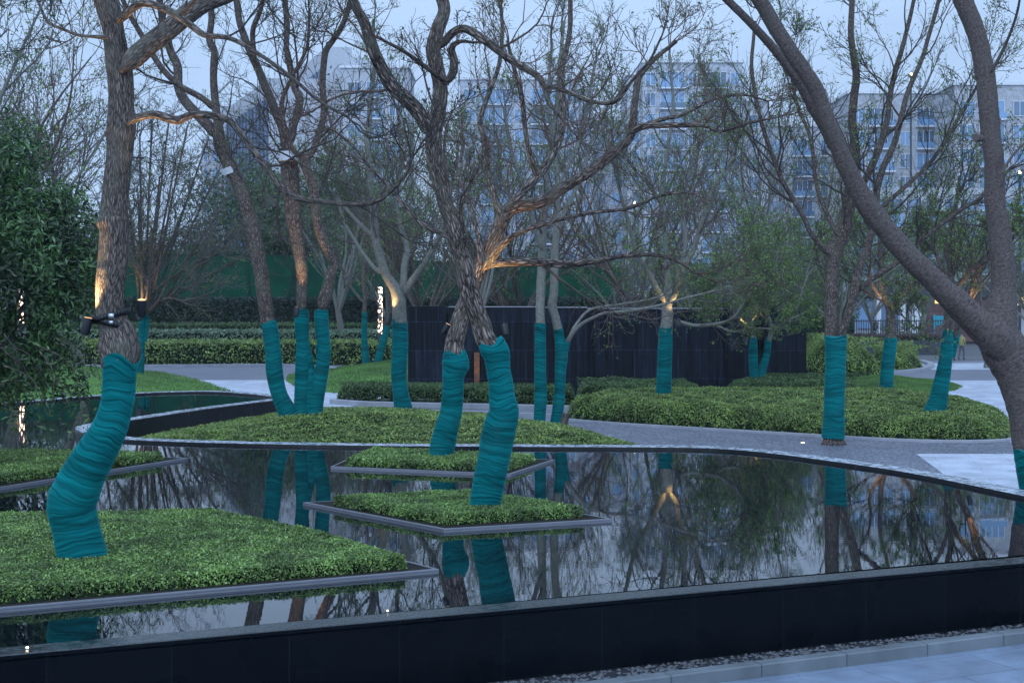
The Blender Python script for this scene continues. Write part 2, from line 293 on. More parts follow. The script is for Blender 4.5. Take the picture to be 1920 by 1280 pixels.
class MB:
    def __init__(s): s.v = []; s.f4 = []; s.uv = []; s.nv = 0; s.mi = []; s.poly = []
    def quads(s, v, f, uv=None, mi=0):
        v = np.asarray(v, float).reshape(-1, 3); f = np.asarray(f, int).reshape(-1, 4)
        s.v.append(v); s.f4.append(f + s.nv); s.nv += len(v); s.mi.append(np.full(len(f), mi))
        s.uv.append(np.zeros((len(f) * 4, 2)) if uv is None else np.asarray(uv, float).reshape(-1, 2))
        return s
    def box(s, a, b, mi=0):
        (x0, y0, z0), (x1, y1, z1) = a, b
        v = [(x0, y0, z0), (x1, y0, z0), (x1, y1, z0), (x0, y1, z0), (x0, y0, z1), (x1, y0, z1), (x1, y1, z1), (x0, y1, z1)]
        return s.quads(v, [(0, 3, 2, 1), (4, 5, 6, 7), (0, 1, 5, 4), (1, 2, 6, 5), (2, 3, 7, 6), (3, 0, 4, 7)], None, mi)
    def obox(s, c, ux, uy, uz, mi=0):
        c, ux, uy, uz = map(np.asarray, (c, ux, uy, uz)); v = [c + a * ux + b * uy + d * uz for d in (-1, 1) for a, b in ((-1, -1), (1, -1), (1, 1), (-1, 1))]
        return s.quads(v, [(0, 3, 2, 1), (4, 5, 6, 7), (0, 1, 5, 4), (1, 2, 6, 5), (2, 3, 7, 6), (3, 0, 4, 7)], None, mi)
    def tube(s, P_, r, sides=12, mi=0, rfun=None, cap=True, v0=0.0, warp=None):
        P_ = np.asarray(P_, float); n = len(P_); r = np.asarray(r, float) * np.ones(n)
        T = np.gradient(P_, axis=0); T /= np.linalg.norm(T, axis=1)[:, None] + 1e-12
        ref = np.tile(np.array([0.02, 1, 0.03]), (n, 1)); A = ref - (ref * T).sum(1)[:, None] * T; A /= np.linalg.norm(A, axis=1)[:, None] + 1e-9
        B = np.cross(T, A); th = np.linspace(0, 2 * math.pi, sides + 1)[:-1]
        L = np.concatenate([[0], np.cumsum(np.linalg.norm(np.diff(P_, axis=0), axis=1))]) + v0
        rr = r[:, None] * np.ones(sides)[None]
        if rfun is not None: rr = rr * rfun(L[:, None] * np.ones(sides)[None], th[None] * np.ones(n)[:, None])
        V = P_[:, None] + rr[..., None] * (np.cos(th)[None, :, None] * A[:, None] + np.sin(th)[None, :, None] * B[:, None])
        if warp is not None: V = V + T[:, None] * warp(L / L[-1], th)[..., None]
        i = np.arange(n - 1)[:, None]; j = np.arange(sides)[None]; j2 = (j + 1) % sides
        f = np.stack([i * sides + j, i * sides + j2, (i + 1) * sides + j2, (i + 1) * sides + j], -1).reshape(-1, 4)
        cir = 2 * math.pi * float(np.mean(r)); u0 = j / sides * cir + 0 * i; u1 = (j + 1) / sides * cir + 0 * i
        va = L[:-1][:, None] + 0 * j; vb = L[1:][:, None] + 0 * j
        uv = np.stack([np.stack([u0, va], -1), np.stack([u1, va], -1), np.stack([u1, vb], -1), np.stack([u0, vb], -1)], 2).reshape(-1, 2)
        s.quads(V.reshape(-1, 3), f, uv, mi)
        if cap:
            for k, rev in ((0, True), (n - 1, False)):
                ring = V[k]; c = ring.mean(0); vv = np.vstack([ring, c[None], c[None]])
                ff = [(a, (a + 1) % sides, sides, sides + 1) for a in range(sides)]
                # two-vertex centre keeps quads valid
                s.v.append(np.vstack([ring, c[None]])); 
                for a in range(sides):
                    b = (a + 1) % sides; s.poly.append(((s.nv + (b if rev else a), s.nv + (a if rev else b), s.nv + sides), mi))
                s.nv += sides + 1
        return s
    def batch(s, P_, R_, sides=3, mi=0):
        K, n, _ = P_.shape
        if K == 0: return s
        T = np.gradient(P_, axis=1); T /= np.linalg.norm(T, axis=2)[..., None] + 1e-12
        ref = np.array([.31, .93, .17]); ref = np.broadcast_to(ref, T.shape); A = ref - (ref * T).sum(-1)[..., None] * T; A = A / (np.linalg.norm(A, axis=2)[..., None] + 1e-6)
        B = np.cross(T, A); th = np.linspace(0, 2 * math.pi, sides + 1)[:-1]
        V = P_[:, :, None] + R_[..., None, None] * (np.cos(th)[None, None, :, None] * A[:, :, None] + np.sin(th)[None, None, :, None] * B[:, :, None])
        k = np.arange(K)[:, None, None] * n * sides; i = np.arange(n - 1)[None, :, None]; j = np.arange(sides)[None, None]; j2 = (j + 1) % sides
        f = np.stack([k + i * sides + j, k + i * sides + j2, k + (i + 1) * sides + j2, k + (i + 1) * sides + j], -1).reshape(-1, 4)
        L = np.concatenate([np.zeros((K, 1)), np.cumsum(np.linalg.norm(np.diff(P_, axis=1), axis=2), 1)], 1)
        a = L[:, :-1, None] + 0 * j; b = L[:, 1:, None] + 0 * j; u = j / sides * .1 + 0 * a; u2 = (j + 1) / sides * .1 + 0 * a
        uv = np.stack([np.stack([u, a], -1), np.stack([u2, a], -1), np.stack([u2, b], -1), np.stack([u, b], -1)], 3).reshape(-1, 2)
        return s.quads(V.reshape(-1, 3), f, uv, mi)
    def leaves(s, pos, size, up=None, tilt=1.0, asp=.5, mi=0, rs=NR):
        """one pointed quad per leaf"""
        pos = np.asarray(pos); K = len(pos)
        if K == 0: return s
        nrm = rs.normal(size=(K, 3)) * tilt + (np.array([0, 0, 1.0]) if up is None else up); nrm /= np.linalg.norm(nrm, axis=1)[:, None] + 1e-9
        d = rs.normal(size=(K, 3)); d -= (d * nrm).sum(1)[:, None] * nrm; d /= np.linalg.norm(d, axis=1)[:, None] + 1e-9
        e = np.cross(nrm, d); sz = (size * (0.6 + .8 * rs.rand(K)))[:, None]
        V = np.stack([pos - d * sz * .5, pos + e * sz * asp * .5 + nrm * sz * .08, pos + d * sz * .5, pos - e * sz * asp * .5 + nrm * sz * .08], 1)
        return s.quads(V.reshape(-1, 3), np.arange(K * 4).reshape(-1, 4), None, mi)
    def build(s, name, mats, parent=None, smooth=True, org=None):
        V = np.vstack(s.v); f4 = np.vstack(s.f4) if s.f4 else np.zeros((0, 4), int)
        if org is None and parent is not None: org = np.array(parent.get('_org', (0, 0, 0)))
        if org is not None: V = V - np.asarray(org)
        me = bpy.data.meshes.new(name); me.vertices.add(len(V)); me.vertices.foreach_set('co', V.ravel())
        nt = len(s.poly); nl = len(f4) * 4 + nt * 3
        me.loops.add(nl); me.polygons.add(len(f4) + nt)
        li = np.concatenate([f4.ravel(), np.array([p[0] for p in s.poly], int).ravel()]) if nt else f4.ravel()
        me.loops.foreach_set('vertex_index', li.astype(np.int32))
        ls = np.concatenate([np.arange(len(f4)) * 4, len(f4) * 4 + np.arange(nt) * 3]); me.polygons.foreach_set('loop_start', ls.astype(np.int32))
        mi = np.concatenate(s.mi + [np.array([p[1] for p in s.poly])]) if nt else np.concatenate(s.mi)
        me.polygons.foreach_set('material_index', mi.astype(np.int32))
        uv = np.vstack(s.uv + [np.zeros((nt * 3, 2))]); ul = me.uv_layers.new(name='UVMap'); ul.data.foreach_set('uv', uv.ravel())
        me.polygons.foreach_set('use_smooth', np.full(len(f4) + nt, smooth))
        me.update(calc_edges=True); me.validate()
        for m in (mats if isinstance(mats, (list, tuple)) else [mats]): me.materials.append(m)
        o = bpy.data.objects.new(name, me); C.objects.link(o)
        if parent is not None: o.parent = parent
        return o

def tag(o, label=None, cat=None, group=None, kind=None):
    if label: o['label'] = label
    if cat: o['category'] = cat
    if group: o['group'] = group
    if kind: o['kind'] = kind
    return o
ORG = {}
def empty(name, loc, label=None, cat=None, group=None):
    o = bpy.data.objects.new(name, None); C.objects.link(o); o.location = tuple(loc); o.empty_display_size = .2
    ORG[o] = np.array(loc, float); tag(o, label, cat, group); return o
def bld(mb, name, mats, parent, smooth=True):
    return mb.build(name, mats, parent, smooth, ORG[parent] if parent in ORG else (0, 0, 0))
def solo(mb, name, mats, loc, label, cat, group=None, smooth=True, kind=None):
    o = mb.build(name, mats, None, smooth, loc); o.location = tuple(loc); return tag(o, label, cat, group, kind)

def poly_sheet(name, pts, z, m, kind='structure', thick=0):
    """flat sheet from world xy points"""
    me = bpy.data.meshes.new(name); n = len(pts)
    v = [(p[0], p[1], z) for p in pts]; f = [tuple(range(n))]
    ar = sum(pts[i][0] * pts[(i + 1) % n][1] - pts[(i + 1) % n][0] * pts[i][1] for i in range(n))
    if ar < 0: f = [tuple(range(n))[::-1]]
    if thick:
        v += [(p[0], p[1], z - thick) for p in pts]
        for i in range(n): f.append((i, (i + 1) % n, n + (i + 1) % n, n + i) if ar < 0 else (i, n + i, n + (i + 1) % n, (i + 1) % n))
    me.from_pydata(v, [], f); me.update(); me.materials.append(m)
    o = bpy.data.objects.new(name, me); C.objects.link(o); tag(o, kind=kind); return o
def gx(lst, z=0.0): return [tuple(G(x, y, z)[:2]) for x, y in lst]
def smooth_closed(pts, n):
    pts = np.array(pts, float); ext = np.vstack([pts[-3:], pts, pts[:3]]); s = cr_spline(ext, n * 2)
    return s
def smooth_open(pts, n): return cr_spline(np.array(pts, float), n)

def in_poly(X, Y, poly):
    poly = np.asarray(poly); x0, y0 = poly[:, 0], poly[:, 1]; x1, y1 = np.roll(x0, -1), np.roll(y0, -1)
    ins = np.zeros(len(X), bool)
    for a, b, c, d in zip(x0, y0, x1, y1):
        cond = ((b > Y) != (d > Y)); xx = (c - a) * (Y - b) / (d - b + 1e-12) + a; ins ^= cond & (X < xx)
    return ins
def dist_poly(X, Y, poly):
    poly = np.asarray(poly); D = np.full(len(X), 1e9)
    for i in range(len(poly)):
        a = poly[i]; b = poly[(i + 1) % len(poly)]; ab = b - a; t = np.clip(((X - a[0]) * ab[0] + (Y - a[1]) * ab[1]) / (ab @ ab + 1e-12), 0, 1)
        D = np.minimum(D, np.hypot(X - a[0] - t * ab[0], Y - a[1] - t * ab[1]))
    return D
def lump(X, Y, s=1.0, seed=0):
    return (np.sin(X * 2.1 * s + seed) * np.cos(Y * 1.7 * s + seed * 2) + .6 * np.sin(X * 5.3 * s + Y * 3.1 * s + seed) + .4 * np.cos(Y * 8.7 * s - X * 4.9 * s))

def bed(name, label, cat, poly, z0, H, Rr, leaf, dens, m, hfun=None, kind='stuff', group=None, amp=.03, asp=.5, tilt=.8, seed=1, spacing=.25, side=1.0, body='under'):
    """planting: dark inner volume with thousands of leaves over its top and sides. poly = world xy"""
    rs = np.random.RandomState(seed); poly = np.asarray(poly, float)
    def height(X, Y):
        d = dist_poly(X, Y, poly); k = np.clip(d / Rr, 0, 1); h = (np.full(len(X), float(H)) if hfun is None else hfun(X, Y))
        return z0 + h * np.sqrt(1 - (1 - k) ** 2) + amp * lump(X, Y, 1, seed) * k
    x0, y0 = poly.min(0); x1, y1 = poly.max(0)
    mb = MB()
    gxn = max(4, int((x1 - x0) / spacing)); gyn = max(4, int((y1 - y0) / spacing))
    xs = np.linspace(x0, x1, gxn + 1); ys = np.linspace(y0, y1, gyn + 1); XX, YY = np.meshgrid(xs, ys, indexing='ij')
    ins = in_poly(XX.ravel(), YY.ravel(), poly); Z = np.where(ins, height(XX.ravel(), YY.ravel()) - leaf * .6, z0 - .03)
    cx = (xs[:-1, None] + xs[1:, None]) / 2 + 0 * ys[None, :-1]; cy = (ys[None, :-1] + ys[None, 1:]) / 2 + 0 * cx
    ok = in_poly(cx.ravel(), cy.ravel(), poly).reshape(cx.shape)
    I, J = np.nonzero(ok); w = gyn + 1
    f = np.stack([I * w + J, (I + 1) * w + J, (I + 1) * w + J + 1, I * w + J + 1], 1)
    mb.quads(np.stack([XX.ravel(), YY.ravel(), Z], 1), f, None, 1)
    area = abs(sum(poly[i][0] * poly[(i + 1) % len(poly)][1] - poly[(i + 1) % len(poly)][0] * poly[i][1] for i in range(len(poly)))) / 2
    n = int(area * dens); bb = (x1 - x0) * (y1 - y0); k = int(n * bb / max(area, .1))
    X = rs.uniform(x0, x1, k); Y = rs.uniform(y0, y1, k); m_ = in_poly(X, Y, poly); X, Y = X[m_], Y[m_]
    Zt = height(X, Y) + rs.normal(size=len(X)) * leaf * .35 - leaf * .1
    mb.leaves(np.stack([X, Y, Zt], 1), leaf, None, tilt, asp, 0, rs)
    # sides
    a = poly; b = np.roll(poly, -1, 0); ln = np.linalg.norm(b - a, axis=1); cum = ln.sum(); ns = int(cum * (H + Rr) * dens * 1.1 * side)
    ei = rs.choice(len(a), ns, p=ln / cum); t = rs.rand(ns)[:, None]; pp = a[ei] + (b[ei] - a[ei]) * t
    sg = 1 if sum(poly[i][0] * poly[(i + 1) % len(poly)][1] - poly[(i + 1) % len(poly)][0] * poly[i][1] for i in range(len(poly))) > 0 else -1
    e = (b[ei] - a[ei]) / (ln[ei][:, None] + 1e-9); nin = np.stack([-e[:, 1], e[:, 0]], 1) * sg
    th = rs.rand(ns) * math.pi / 2; dd = Rr * (1 - np.cos(th)); q = pp + nin * dd[:, None]
    hh = (np.full(ns, float(H)) if hfun is None else hfun(q[:, 0], q[:, 1]))
    out = np.stack([-nin[:, 0] * np.cos(th), -nin[:, 1] * np.cos(th), np.sin(th)], 1)
    pos = np.stack([q[:, 0], q[:, 1], z0 + hh * np.sin(th)], 1) + out * (rs.normal(size=ns) * leaf * .35)[:, None]
    mb.leaves(pos, leaf, out * 1.0, tilt, asp, 0, rs)
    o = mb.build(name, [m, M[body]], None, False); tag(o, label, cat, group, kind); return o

# ------------------------------------------------------------------ ground
GZ = -0.60
front_z = -0.80
base = [(-900, 9), (900, 9), (1500, 1500), (-1500, 1500)]
# ground is split along the front basin wall: lower terrace in front, garden level behind
A0 = G(0, 1227); A1 = G(1920, 1043); dv = (A1 - A0) / np.linalg.norm((A1 - A0)[:2]); dn = np.array([dv[1], -dv[0], 0])   # dn points to the camera side
wl = A0 - dv * 60; wr = A1 + dv * 60
poly_sheet('ground', [(wl[0], wl[1]), (wr[0], wr[1]), (1500, 200), (1500, 1500), (-1500, 1500), (-1500, -30)], GZ - .012, mat_simple('distant ground', (.10, .105, .11), .8, .3, .2, .1))
q0 = wl + dn * .0; 
poly_sheet('terrace_subgrade', [(wl[0], wl[1]), (wr[0], wr[1]), (80, -60), (-80, -60)], front_z - .012, M['soil'])
# gravel strip at the foot of the wall, kerb, paving
def strip(a, b): return [tuple((A0 - dv * 8 + dn * a)[:2]), tuple((A1 + dv * 14 + dn * a)[:2]), tuple((A1 + dv * 14 + dn * b)[:2]), tuple((A0 - dv * 8 + dn * b)[:2])]
poly_sheet('gravel_strip', strip(-.1, .70), -.745, M['pebble'])
pave = poly_sheet('paving', strip(.88, 16), front_z, M['pave_front'])
kb = MB()
def prism_along(mb, a, b, z0, z1, mi=0, e0=8, e1=14, bev=.012):
    p = A0 - dv * e0; q = A1 + dv * e1
    prof = [(a, z0), (a, z1 - bev), (a + bev, z1), (b - bev, z1), (b, z1 - bev), (b, z0)]
    V = [p + dn * s + np.array([0, 0, z - p[2]]) for s, z in prof] + [q + dn * s + np.array([0, 0, z - q[2]]) for s, z in prof]
    k = len(prof); mb.quads(V, [(i, (i + 1) % k, k + (i + 1) % k, k + i) for i in range(k)], None, mi)
prism_along(kb, .70, .88, -.85, -.665)
kbo = kb.build('kerb', M['kerb'], None, False); tag(kbo, kind='structure')
# loose pebbles
pb = MB(); K = 5200; s_ = NR.rand(K) * 26 - 5; t_ = NR.rand(K) * .6 + .06
c_ = (A0[None] + dv[None] * s_[:, None] + dn[None] * t_[:, None]); c_[:, 2] = -.735
sz = .012 + .02 * NR.rand(K)
ico = np.array([(1, 0, 0), (0, 1, 0), (-1, 0, 0), (0, -1, 0), (0, 0, .7), (0, 0, -.7)], float)
V = c_[:, None] + ico[None] * sz[:, None, None] * (0.7 + .6 * NR.rand(K, 1, 3)); f = []
fq = np.array([(0, 1, 4, 4), (1, 2, 4, 4), (2, 3, 4, 4), (3, 0, 4, 4)])
k_ = np.arange(K)[:, None] * 6
tri = np.array([(0, 1, 4), (1, 2, 4), (2, 3, 4), (3, 0, 4)])
pb.v.append(V.reshape(-1, 3)); pb.nv += K * 6; pb.f4 = []; 
pb.poly = [((a * 6 + t[0], a * 6 + t[1], a * 6 + t[2]), 0) for a in range(K) for t in tri]; pb.mi = [np.zeros(0, int)]; pb.uv = [np.zeros((0, 2))]
tag(pb.build('pebbles', mat_simple('grey pebbles', (.10, .105, .115), .5, .5, .7, 60), None, False), 'loose dark grey pebbles along the foot of the black wall', 'pebbles', kind='stuff')

# ------------------------------------------------------------------ basin and water
back_px = [(2293, 1006), (2100, 972), (1920, 936), (1700, 891), (1540, 867), (1450, 855), (1380, 848), (1300, 844), (1200, 843), (1000, 842), (700, 840), (450, 836), (290, 831), (220, 827), (170, 820), (147, 812), (142, 805), (165, 798), (235, 788), (370, 768), (515, 750)]
outer_px = [(515, 750), (505, 746), (460, 741), (390, 737), (290, 739), (190, 745), (60, 756), (0, 762), (-300, 800), (-700, 870)]
inner_edge = smooth_open([G(x, y) for x, y in back_px], 160); outer_edge = smooth_open([G(x, y) for x, y in outer_px], 70)
FW = [G(-1000, 1305), G(0, 1212), G(1920, 1034), G(2293, 1006)]
water_poly = [tuple(p[:2]) for p in inner_edge] + [tuple(p[:2]) for p in outer_edge[1:]] + [tuple(FW[0][:2])]
wp = bpy.data.meshes.new('water'); 
wo_ = poly_sheet('water', water_poly, 0.0, M['water'])
def ribbon(mb, line, side, width, ztop, zbot, lip=True, mi_top=0, mi_face=1):
    """coping on the outer side of the water edge: inner lip, top, outer skirt"""
    L_ = np.array(line)[:, :2]; T = np.gradient(L_, axis=0); T /= np.linalg.norm(T, axis=1)[:, None] + 1e-9; Nn = np.stack([T[:, 1], -T[:, 0]], 1) * side
    n = len(L_); A = L_; B = L_ + Nn * width
    def ring(q, z): return np.column_stack([q, np.full(n, z)])
    rows = [ring(A, -.05), ring(A, ztop), ring(A + Nn * .012, ztop + .004), ring(B - Nn * .015, ztop + .004), ring(B, ztop - .012), ring(B, zbot)]
    i = np.arange(n - 1)
    for k in range(5):
        V = np.vstack([rows[k], rows[k + 1]]); f = np.stack([i, i + 1, n + i + 1, n + i], 1)
        mb.quads(V, f, None, mi_top if k in (1, 2) else mi_face)
basin = empty('reflecting_pool_basin', A0, 'long raised black stone basin with flush wet rim that holds the mirror pool', 'pool basin')
mb = MB(); ribbon(mb, inner_edge, 1, .46, .055, GZ - .1)
bld(mb, 'back_coping', [M['coping_back'], M['black_face']], basin, False)
mb = MB(); ribbon(mb, outer_edge, 1, .42, .055, GZ - .1)
bld(mb, 'far_coping', [M['coping_back'], M['black_face']], basin, False)
mb = MB(); p = FW[0]; q = FW[3] + (FW[3] - FW[2]) * 1.2
cop = [(-.012, -.05), (-.012, .006), (.0, .012), (.272, .004), (.28, -.006), (.28, -.04), (.262, -.06), (.262, -.72)]
off = lambda P0, s, z: P0 + dn * s + np.array([0, 0, z - P0[2]])
for k in range(len(cop) - 1):
    V = [off(p, *cop[k]), off(q, *cop[k]), off(q, *cop[k + 1]), off(p, *cop[k + 1])]
    mb.quads(V, [(0, 1, 2, 3)], None, 0 if k < 4 else 1)
bld(mb, 'front_wall', [M['coping'], M['black_wall']], basin, False)

# ------------------------------------------------------------------ planters in the pool
def planter(px, label, leaves_label, plant_poly_px, H=.16, seed=3, dens=1500, leaf=.04):
    top = .048; pts = np.array([G(x, y, top) for x, y in px]); cen = pts.mean(0); cen[2] = 0
    r = empty('planter_tray', cen, label, 'planter', 'steel edged planter trays standing in the pool')
    n = len(px); a = pts[:, :2]; ar = sum(a[i][0] * a[(i + 1) % n][1] - a[(i + 1) % n][0] * a[i][1] for i in range(n)); sg = 1 if ar > 0 else -1
    def inset(d):
        out = []
        for i in range(n):
            e1 = a[i] - a[i - 1]; e1 = e1 / np.linalg.norm(e1); e2 = a[(i + 1) % n] - a[i]; e2 = e2 / np.linalg.norm(e2)
            n1 = np.array([-e1[1], e1[0]]) * sg; n2 = np.array([-e2[1], e2[0]]) * sg; b = n1 + n2; b = b / np.linalg.norm(b)
            out.append(a[i] + b * d / max(.3, b @ n1))
        return np.array(out)
    o, ii, deep = a, inset(.045), inset(.05)
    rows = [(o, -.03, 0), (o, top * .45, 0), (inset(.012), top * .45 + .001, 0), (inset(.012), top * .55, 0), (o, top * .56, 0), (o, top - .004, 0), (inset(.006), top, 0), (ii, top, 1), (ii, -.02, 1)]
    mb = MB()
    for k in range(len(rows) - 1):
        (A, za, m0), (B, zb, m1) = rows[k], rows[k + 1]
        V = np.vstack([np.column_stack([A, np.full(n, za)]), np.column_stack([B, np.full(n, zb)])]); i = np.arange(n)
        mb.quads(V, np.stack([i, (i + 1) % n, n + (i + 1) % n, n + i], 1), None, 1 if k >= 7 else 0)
    bld(mb, 'edge_frame', [M['frame'], M['frame_dark']], r, False)
    so_ = poly_sheet('soil', [tuple(q - cen[:2]) for q in inset(.05)], .03, M['soil'], None); so_.parent = r
    pp = inset(.12) if plant_poly_px is None else np.array([G(x, y + .5, .06)[:2] for x, y in plant_poly_px])
    bed('ground_cover', leaves_label, 'ground cover', pp, .03, H, .09, leaf, dens, M['leaf_near'], amp=.014, seed=seed, spacing=.12, tilt=.9)
planter([(823, 1066), (-500, 1183), (-900, 1120), (-560, 985), (420, 962)], 'largest low steel edged planter tray, near left, holding the nearest wrapped tree', 'dense low green ground cover around the nearest bent wrapped trunk', [(762, 1061), (-500, 1168), (-880, 1115), (-550, 990), (400, 968), (600, 1011)], .155, 3, 3900, .032)
planter([(568, 941), (832, 991), (1148, 972), (875, 924)], 'diamond shaped steel edged planter tray in the middle of the pool', 'dense green ground cover in the diamond shaped middle tray', [(625, 943), (832, 980), (1095, 965), (880, 930)], .15, 4, 3900, .032)
planter([(620, 874), (957, 888), (1040, 861), (690, 843)], 'small steel edged planter tray behind the diamond shaped one', 'green ground cover in the small tray behind the diamond tray', [(648, 870), (950, 881), (1003, 862), (700, 848)], .145, 5, 2400, .042)
planter([(352, 858), (0, 913), (-420, 975), (-700, 905), (-330, 838)], 'steel edged planter tray with pointed tip at the far left behind the nearest trunk', 'green ground cover in the pointed tray at the far left', [(306, 859), (0, 904), (-410, 962), (-690, 903), (-330, 843)], .155, 6, 2400, .042)

# ------------------------------------------------------------------ garden surfaces
edge_out = [tuple((p[:2])) for p in inner_edge]
g1 = gx([(2600, 1040), (2293, 1006), (1920, 936), (1700, 892)], GZ)
poly_sheet('gravel', gx([(2700, 1100), (1500, 880), (300, 850), (560, 790), (620, 768), (2700, 768)], GZ), GZ, M['gravel'])
poly_sheet('paved_slab', gx([(1718, 851), (2300, 851), (2300, 925), (1806, 917)], GZ), GZ + .008, M['pave_pale'])
poly_sheet('plaza', gx([(1590, 735), (1600, 713), (2600, 713), (2600, 845), (1905, 845), (1870, 790), (1750, 760)], GZ), GZ + .004, M['pave_pale'])
poly_sheet('road', gx([(-900, 687), (2900, 672), (2900, 713), (-900, 713)], GZ), GZ - .004, M['asphalt'])
poly_sheet('plaza_crossing', gx([(1700, 681), (2900, 677), (2900, 693), (1720, 693)], GZ), GZ + .002, M['pave_pale'])
poly_sheet('path', gx([(-700, 714), (600, 712), (720, 745), (660, 762), (440, 765), (-700, 880)], GZ), GZ + .003, M['pave_pale'])
def curb(name, px, w, h, m=None, z=GZ, n=60):
    ln = smooth_open([G(x, y, z) for x, y in px], n); T = np.gradient(ln[:, :2], axis=0); T /= np.linalg.norm(T, axis=1)[:, None]; Nn = np.stack([-T[:, 1], T[:, 0]], 1)
    a = ln[:, :2]; b = a + Nn * w; mb = MB(); n = len(a); rows = [(a, z - .05), (a, z + h - .01), (a + Nn * .01, z + h), (b - Nn * .01, z + h), (b, z + h - .01), (b, z - .05)]
    i = np.arange(n - 1)
    for k in range(5):
        V = np.vstack([np.column_stack([rows[k][0], np.full(n, rows[k][1])]), np.column_stack([rows[k + 1][0], np.full(n, rows[k + 1][1])])]); mb.quads(V, np.stack([i, i + 1, n + i + 1, n + i], 1))
    o = mb.build(name, m or M['kerb_pale'], None, False); tag(o, kind='structure'); return o
curb('kerb', [(1050, 788), (1150, 796), (1280, 804), (1400, 811), (1500, 817), (1600, 823), (1700, 828), (1790, 830), (1860, 829), (1903, 825), (1925, 812)], .12, .07)
curb('kerb', [(618, 757), (700, 762), (900, 766), (1080, 770)], .25, .16)
curb('kerb', [(618, 768), (700, 770), (900, 777), (1060, 783)], .15, .10)
curb('kerb', [(-200, 690), (280, 689), (540, 688), (640, 697), (720, 712)], .3, .15)
curb('kerb', [(1500, 702), (1600, 703), (1700, 700), (1740, 694), (1752, 686), (1735, 680)], .35, .16)

# ------------------------------------------------------------------ beds and hedges
def w2(px, z): return np.array([G(x, y, z)[:2] for x, y in px])
def wY(lst): return np.array([((x - 960) / F * Y, Y) for x, Y in lst])      # px column + depth
def bedA_h(X, Y):
    cx = X / Y * F + 960
    crest = np.interp(cx, [150, 290, 450, 600, 700, 900, 1020, 1160, 1240, 1400], [.2, .5, .72, .93, .92, .75, .62, .48, .38, .3])
    yc = np.interp(cx, [290, 600, 900, 1160, 1240], [35.2, 38, 38, 35.3, 34.6]); d = (Y - yc)
    return crest * np.where(d < 0, np.clip(1 + d * .10, .2, 1), np.clip(1 - d * .06, .15, 1))
bed('ground_cover_bed', 'large mounded light green ground cover island beyond the far rim of the pool', 'ground cover', wY([(150, 35.0), (290, 33.6), (700, 33.0), (1000, 32.9), (1250, 32.7), (1290, 33.4), (1160, 36.5), (1080, 40), (900, 43), (640, 44), (530, 42.8), (400, 40), (250, 37.4)]), GZ, .7, .5, .050, 900, M['leaf_bed'], bedA_h, seed=8, amp=.03, side=.8)
bed('ground_cover_bed', 'broad clipped green bed with kerb on the right, around the thick wrapped trunks', 'ground cover', w2([(1062, 787), (1150, 794), (1280, 801), (1400, 808), (1500, 814), (1600, 820), (1700, 825), (1790, 827), (1860, 826), (1898, 820), (1893, 803), (1830, 787), (1700, 774), (1500, 770), (1250, 770), (1110, 776)], GZ), GZ + .02, .66, .75, .054, 760, M['leaf_bed'], lambda X, Y: .50 + .03 * np.clip(Y - 40, 0, 9), seed=9, amp=.035)
bed('clipped_hedge', 'low dark green hedge strip in front of the left half of the black stone wall', 'hedge', wY([(634, 54.5), (660, 53.6), (1075, 52.2), (1075, 55), (640, 56.5)]), GZ + .05, .56, .3, .08, 420, M['leaf_hedge'], None, 'stuff', seed=12, amp=.03)
bed('clipped_hedge', 'raised hedge block under the black wall left of the upright wrapped trunk', 'hedge', wY([(1080, 50.5), (1200, 50), (1305, 50.5), (1320, 52), (1290, 55), (1085, 56)]), GZ, .78, .4, .08, 420, M['leaf_hedge'], None, 'stuff', seed=13, amp=.04)
bed('clipped_hedge', 'rounded hedge mound at the foot of the forked wrapped tree by the black wall', 'hedge', wY([(1352, 53), (1380, 51.5), (1500, 51), (1600, 51), (1620, 53), (1600, 58), (1400, 57.5)]), GZ, .85, .7, .08, 420, M['leaf_hedge'], None, 'stuff', seed=14, amp=.05)
bed('clipped_hedge', 'bright green rounded hedge mound just right of the black wall end', 'hedge', wY([(1500, 72), (1600, 70), (1650, 71), (1640, 76), (1560, 82), (1480, 82)]), GZ, 1.75, 2.6, .09, 240, M['leaf_bed'], None, 'stuff', seed=15, amp=.06)
bed('clipped_hedge', 'smaller bright hedge mound beside the dark planter wall on the right', 'hedge', wY([(1625, 77), (1690, 75), (1728, 77), (1722, 83), (1640, 84)]), GZ, 1.25, 2.0, .09, 240, M['leaf_bed'], None, 'stuff', seed=16, amp=.05)
for (lab, Y0, Y1, zt, m, sd, xs) in (('front low green hedge row beyond the road on the left', 83, 88, .62, 'leaf_bed', 20, (200, 760)),
                                     ('pale grey green hedge row between two darker rows', 90, 94, 1.05, 'leaf_pale', 21, (200, 760)),
                                     ('dull green hedge row at the foot of the tall dark hedge', 96, 99, 1.35, 'leaf_hedge', 22, (200, 760))):
    bed('clipped_hedge', lab, 'hedge', wY([(xs[0] - 500, Y0), (xs[1], Y0), (xs[1] + 10, Y1), (xs[0] - 500, Y1)]), GZ, zt - GZ - .05, .5, .14, 90, M[m], None, 'stuff', seed=sd, amp=.05, spacing=.5)
bed('tall_hedge', 'tall dark evergreen hedge across the back left below the turf hoarding', 'hedge', wY([(-400, 102), (1600, 102), (1600, 105), (-400, 105)]), GZ, 3.45, .35, .16, 70, M['leaf_dark'], None, 'stuff', seed=23, amp=.08, spacing=.6, side=.9)

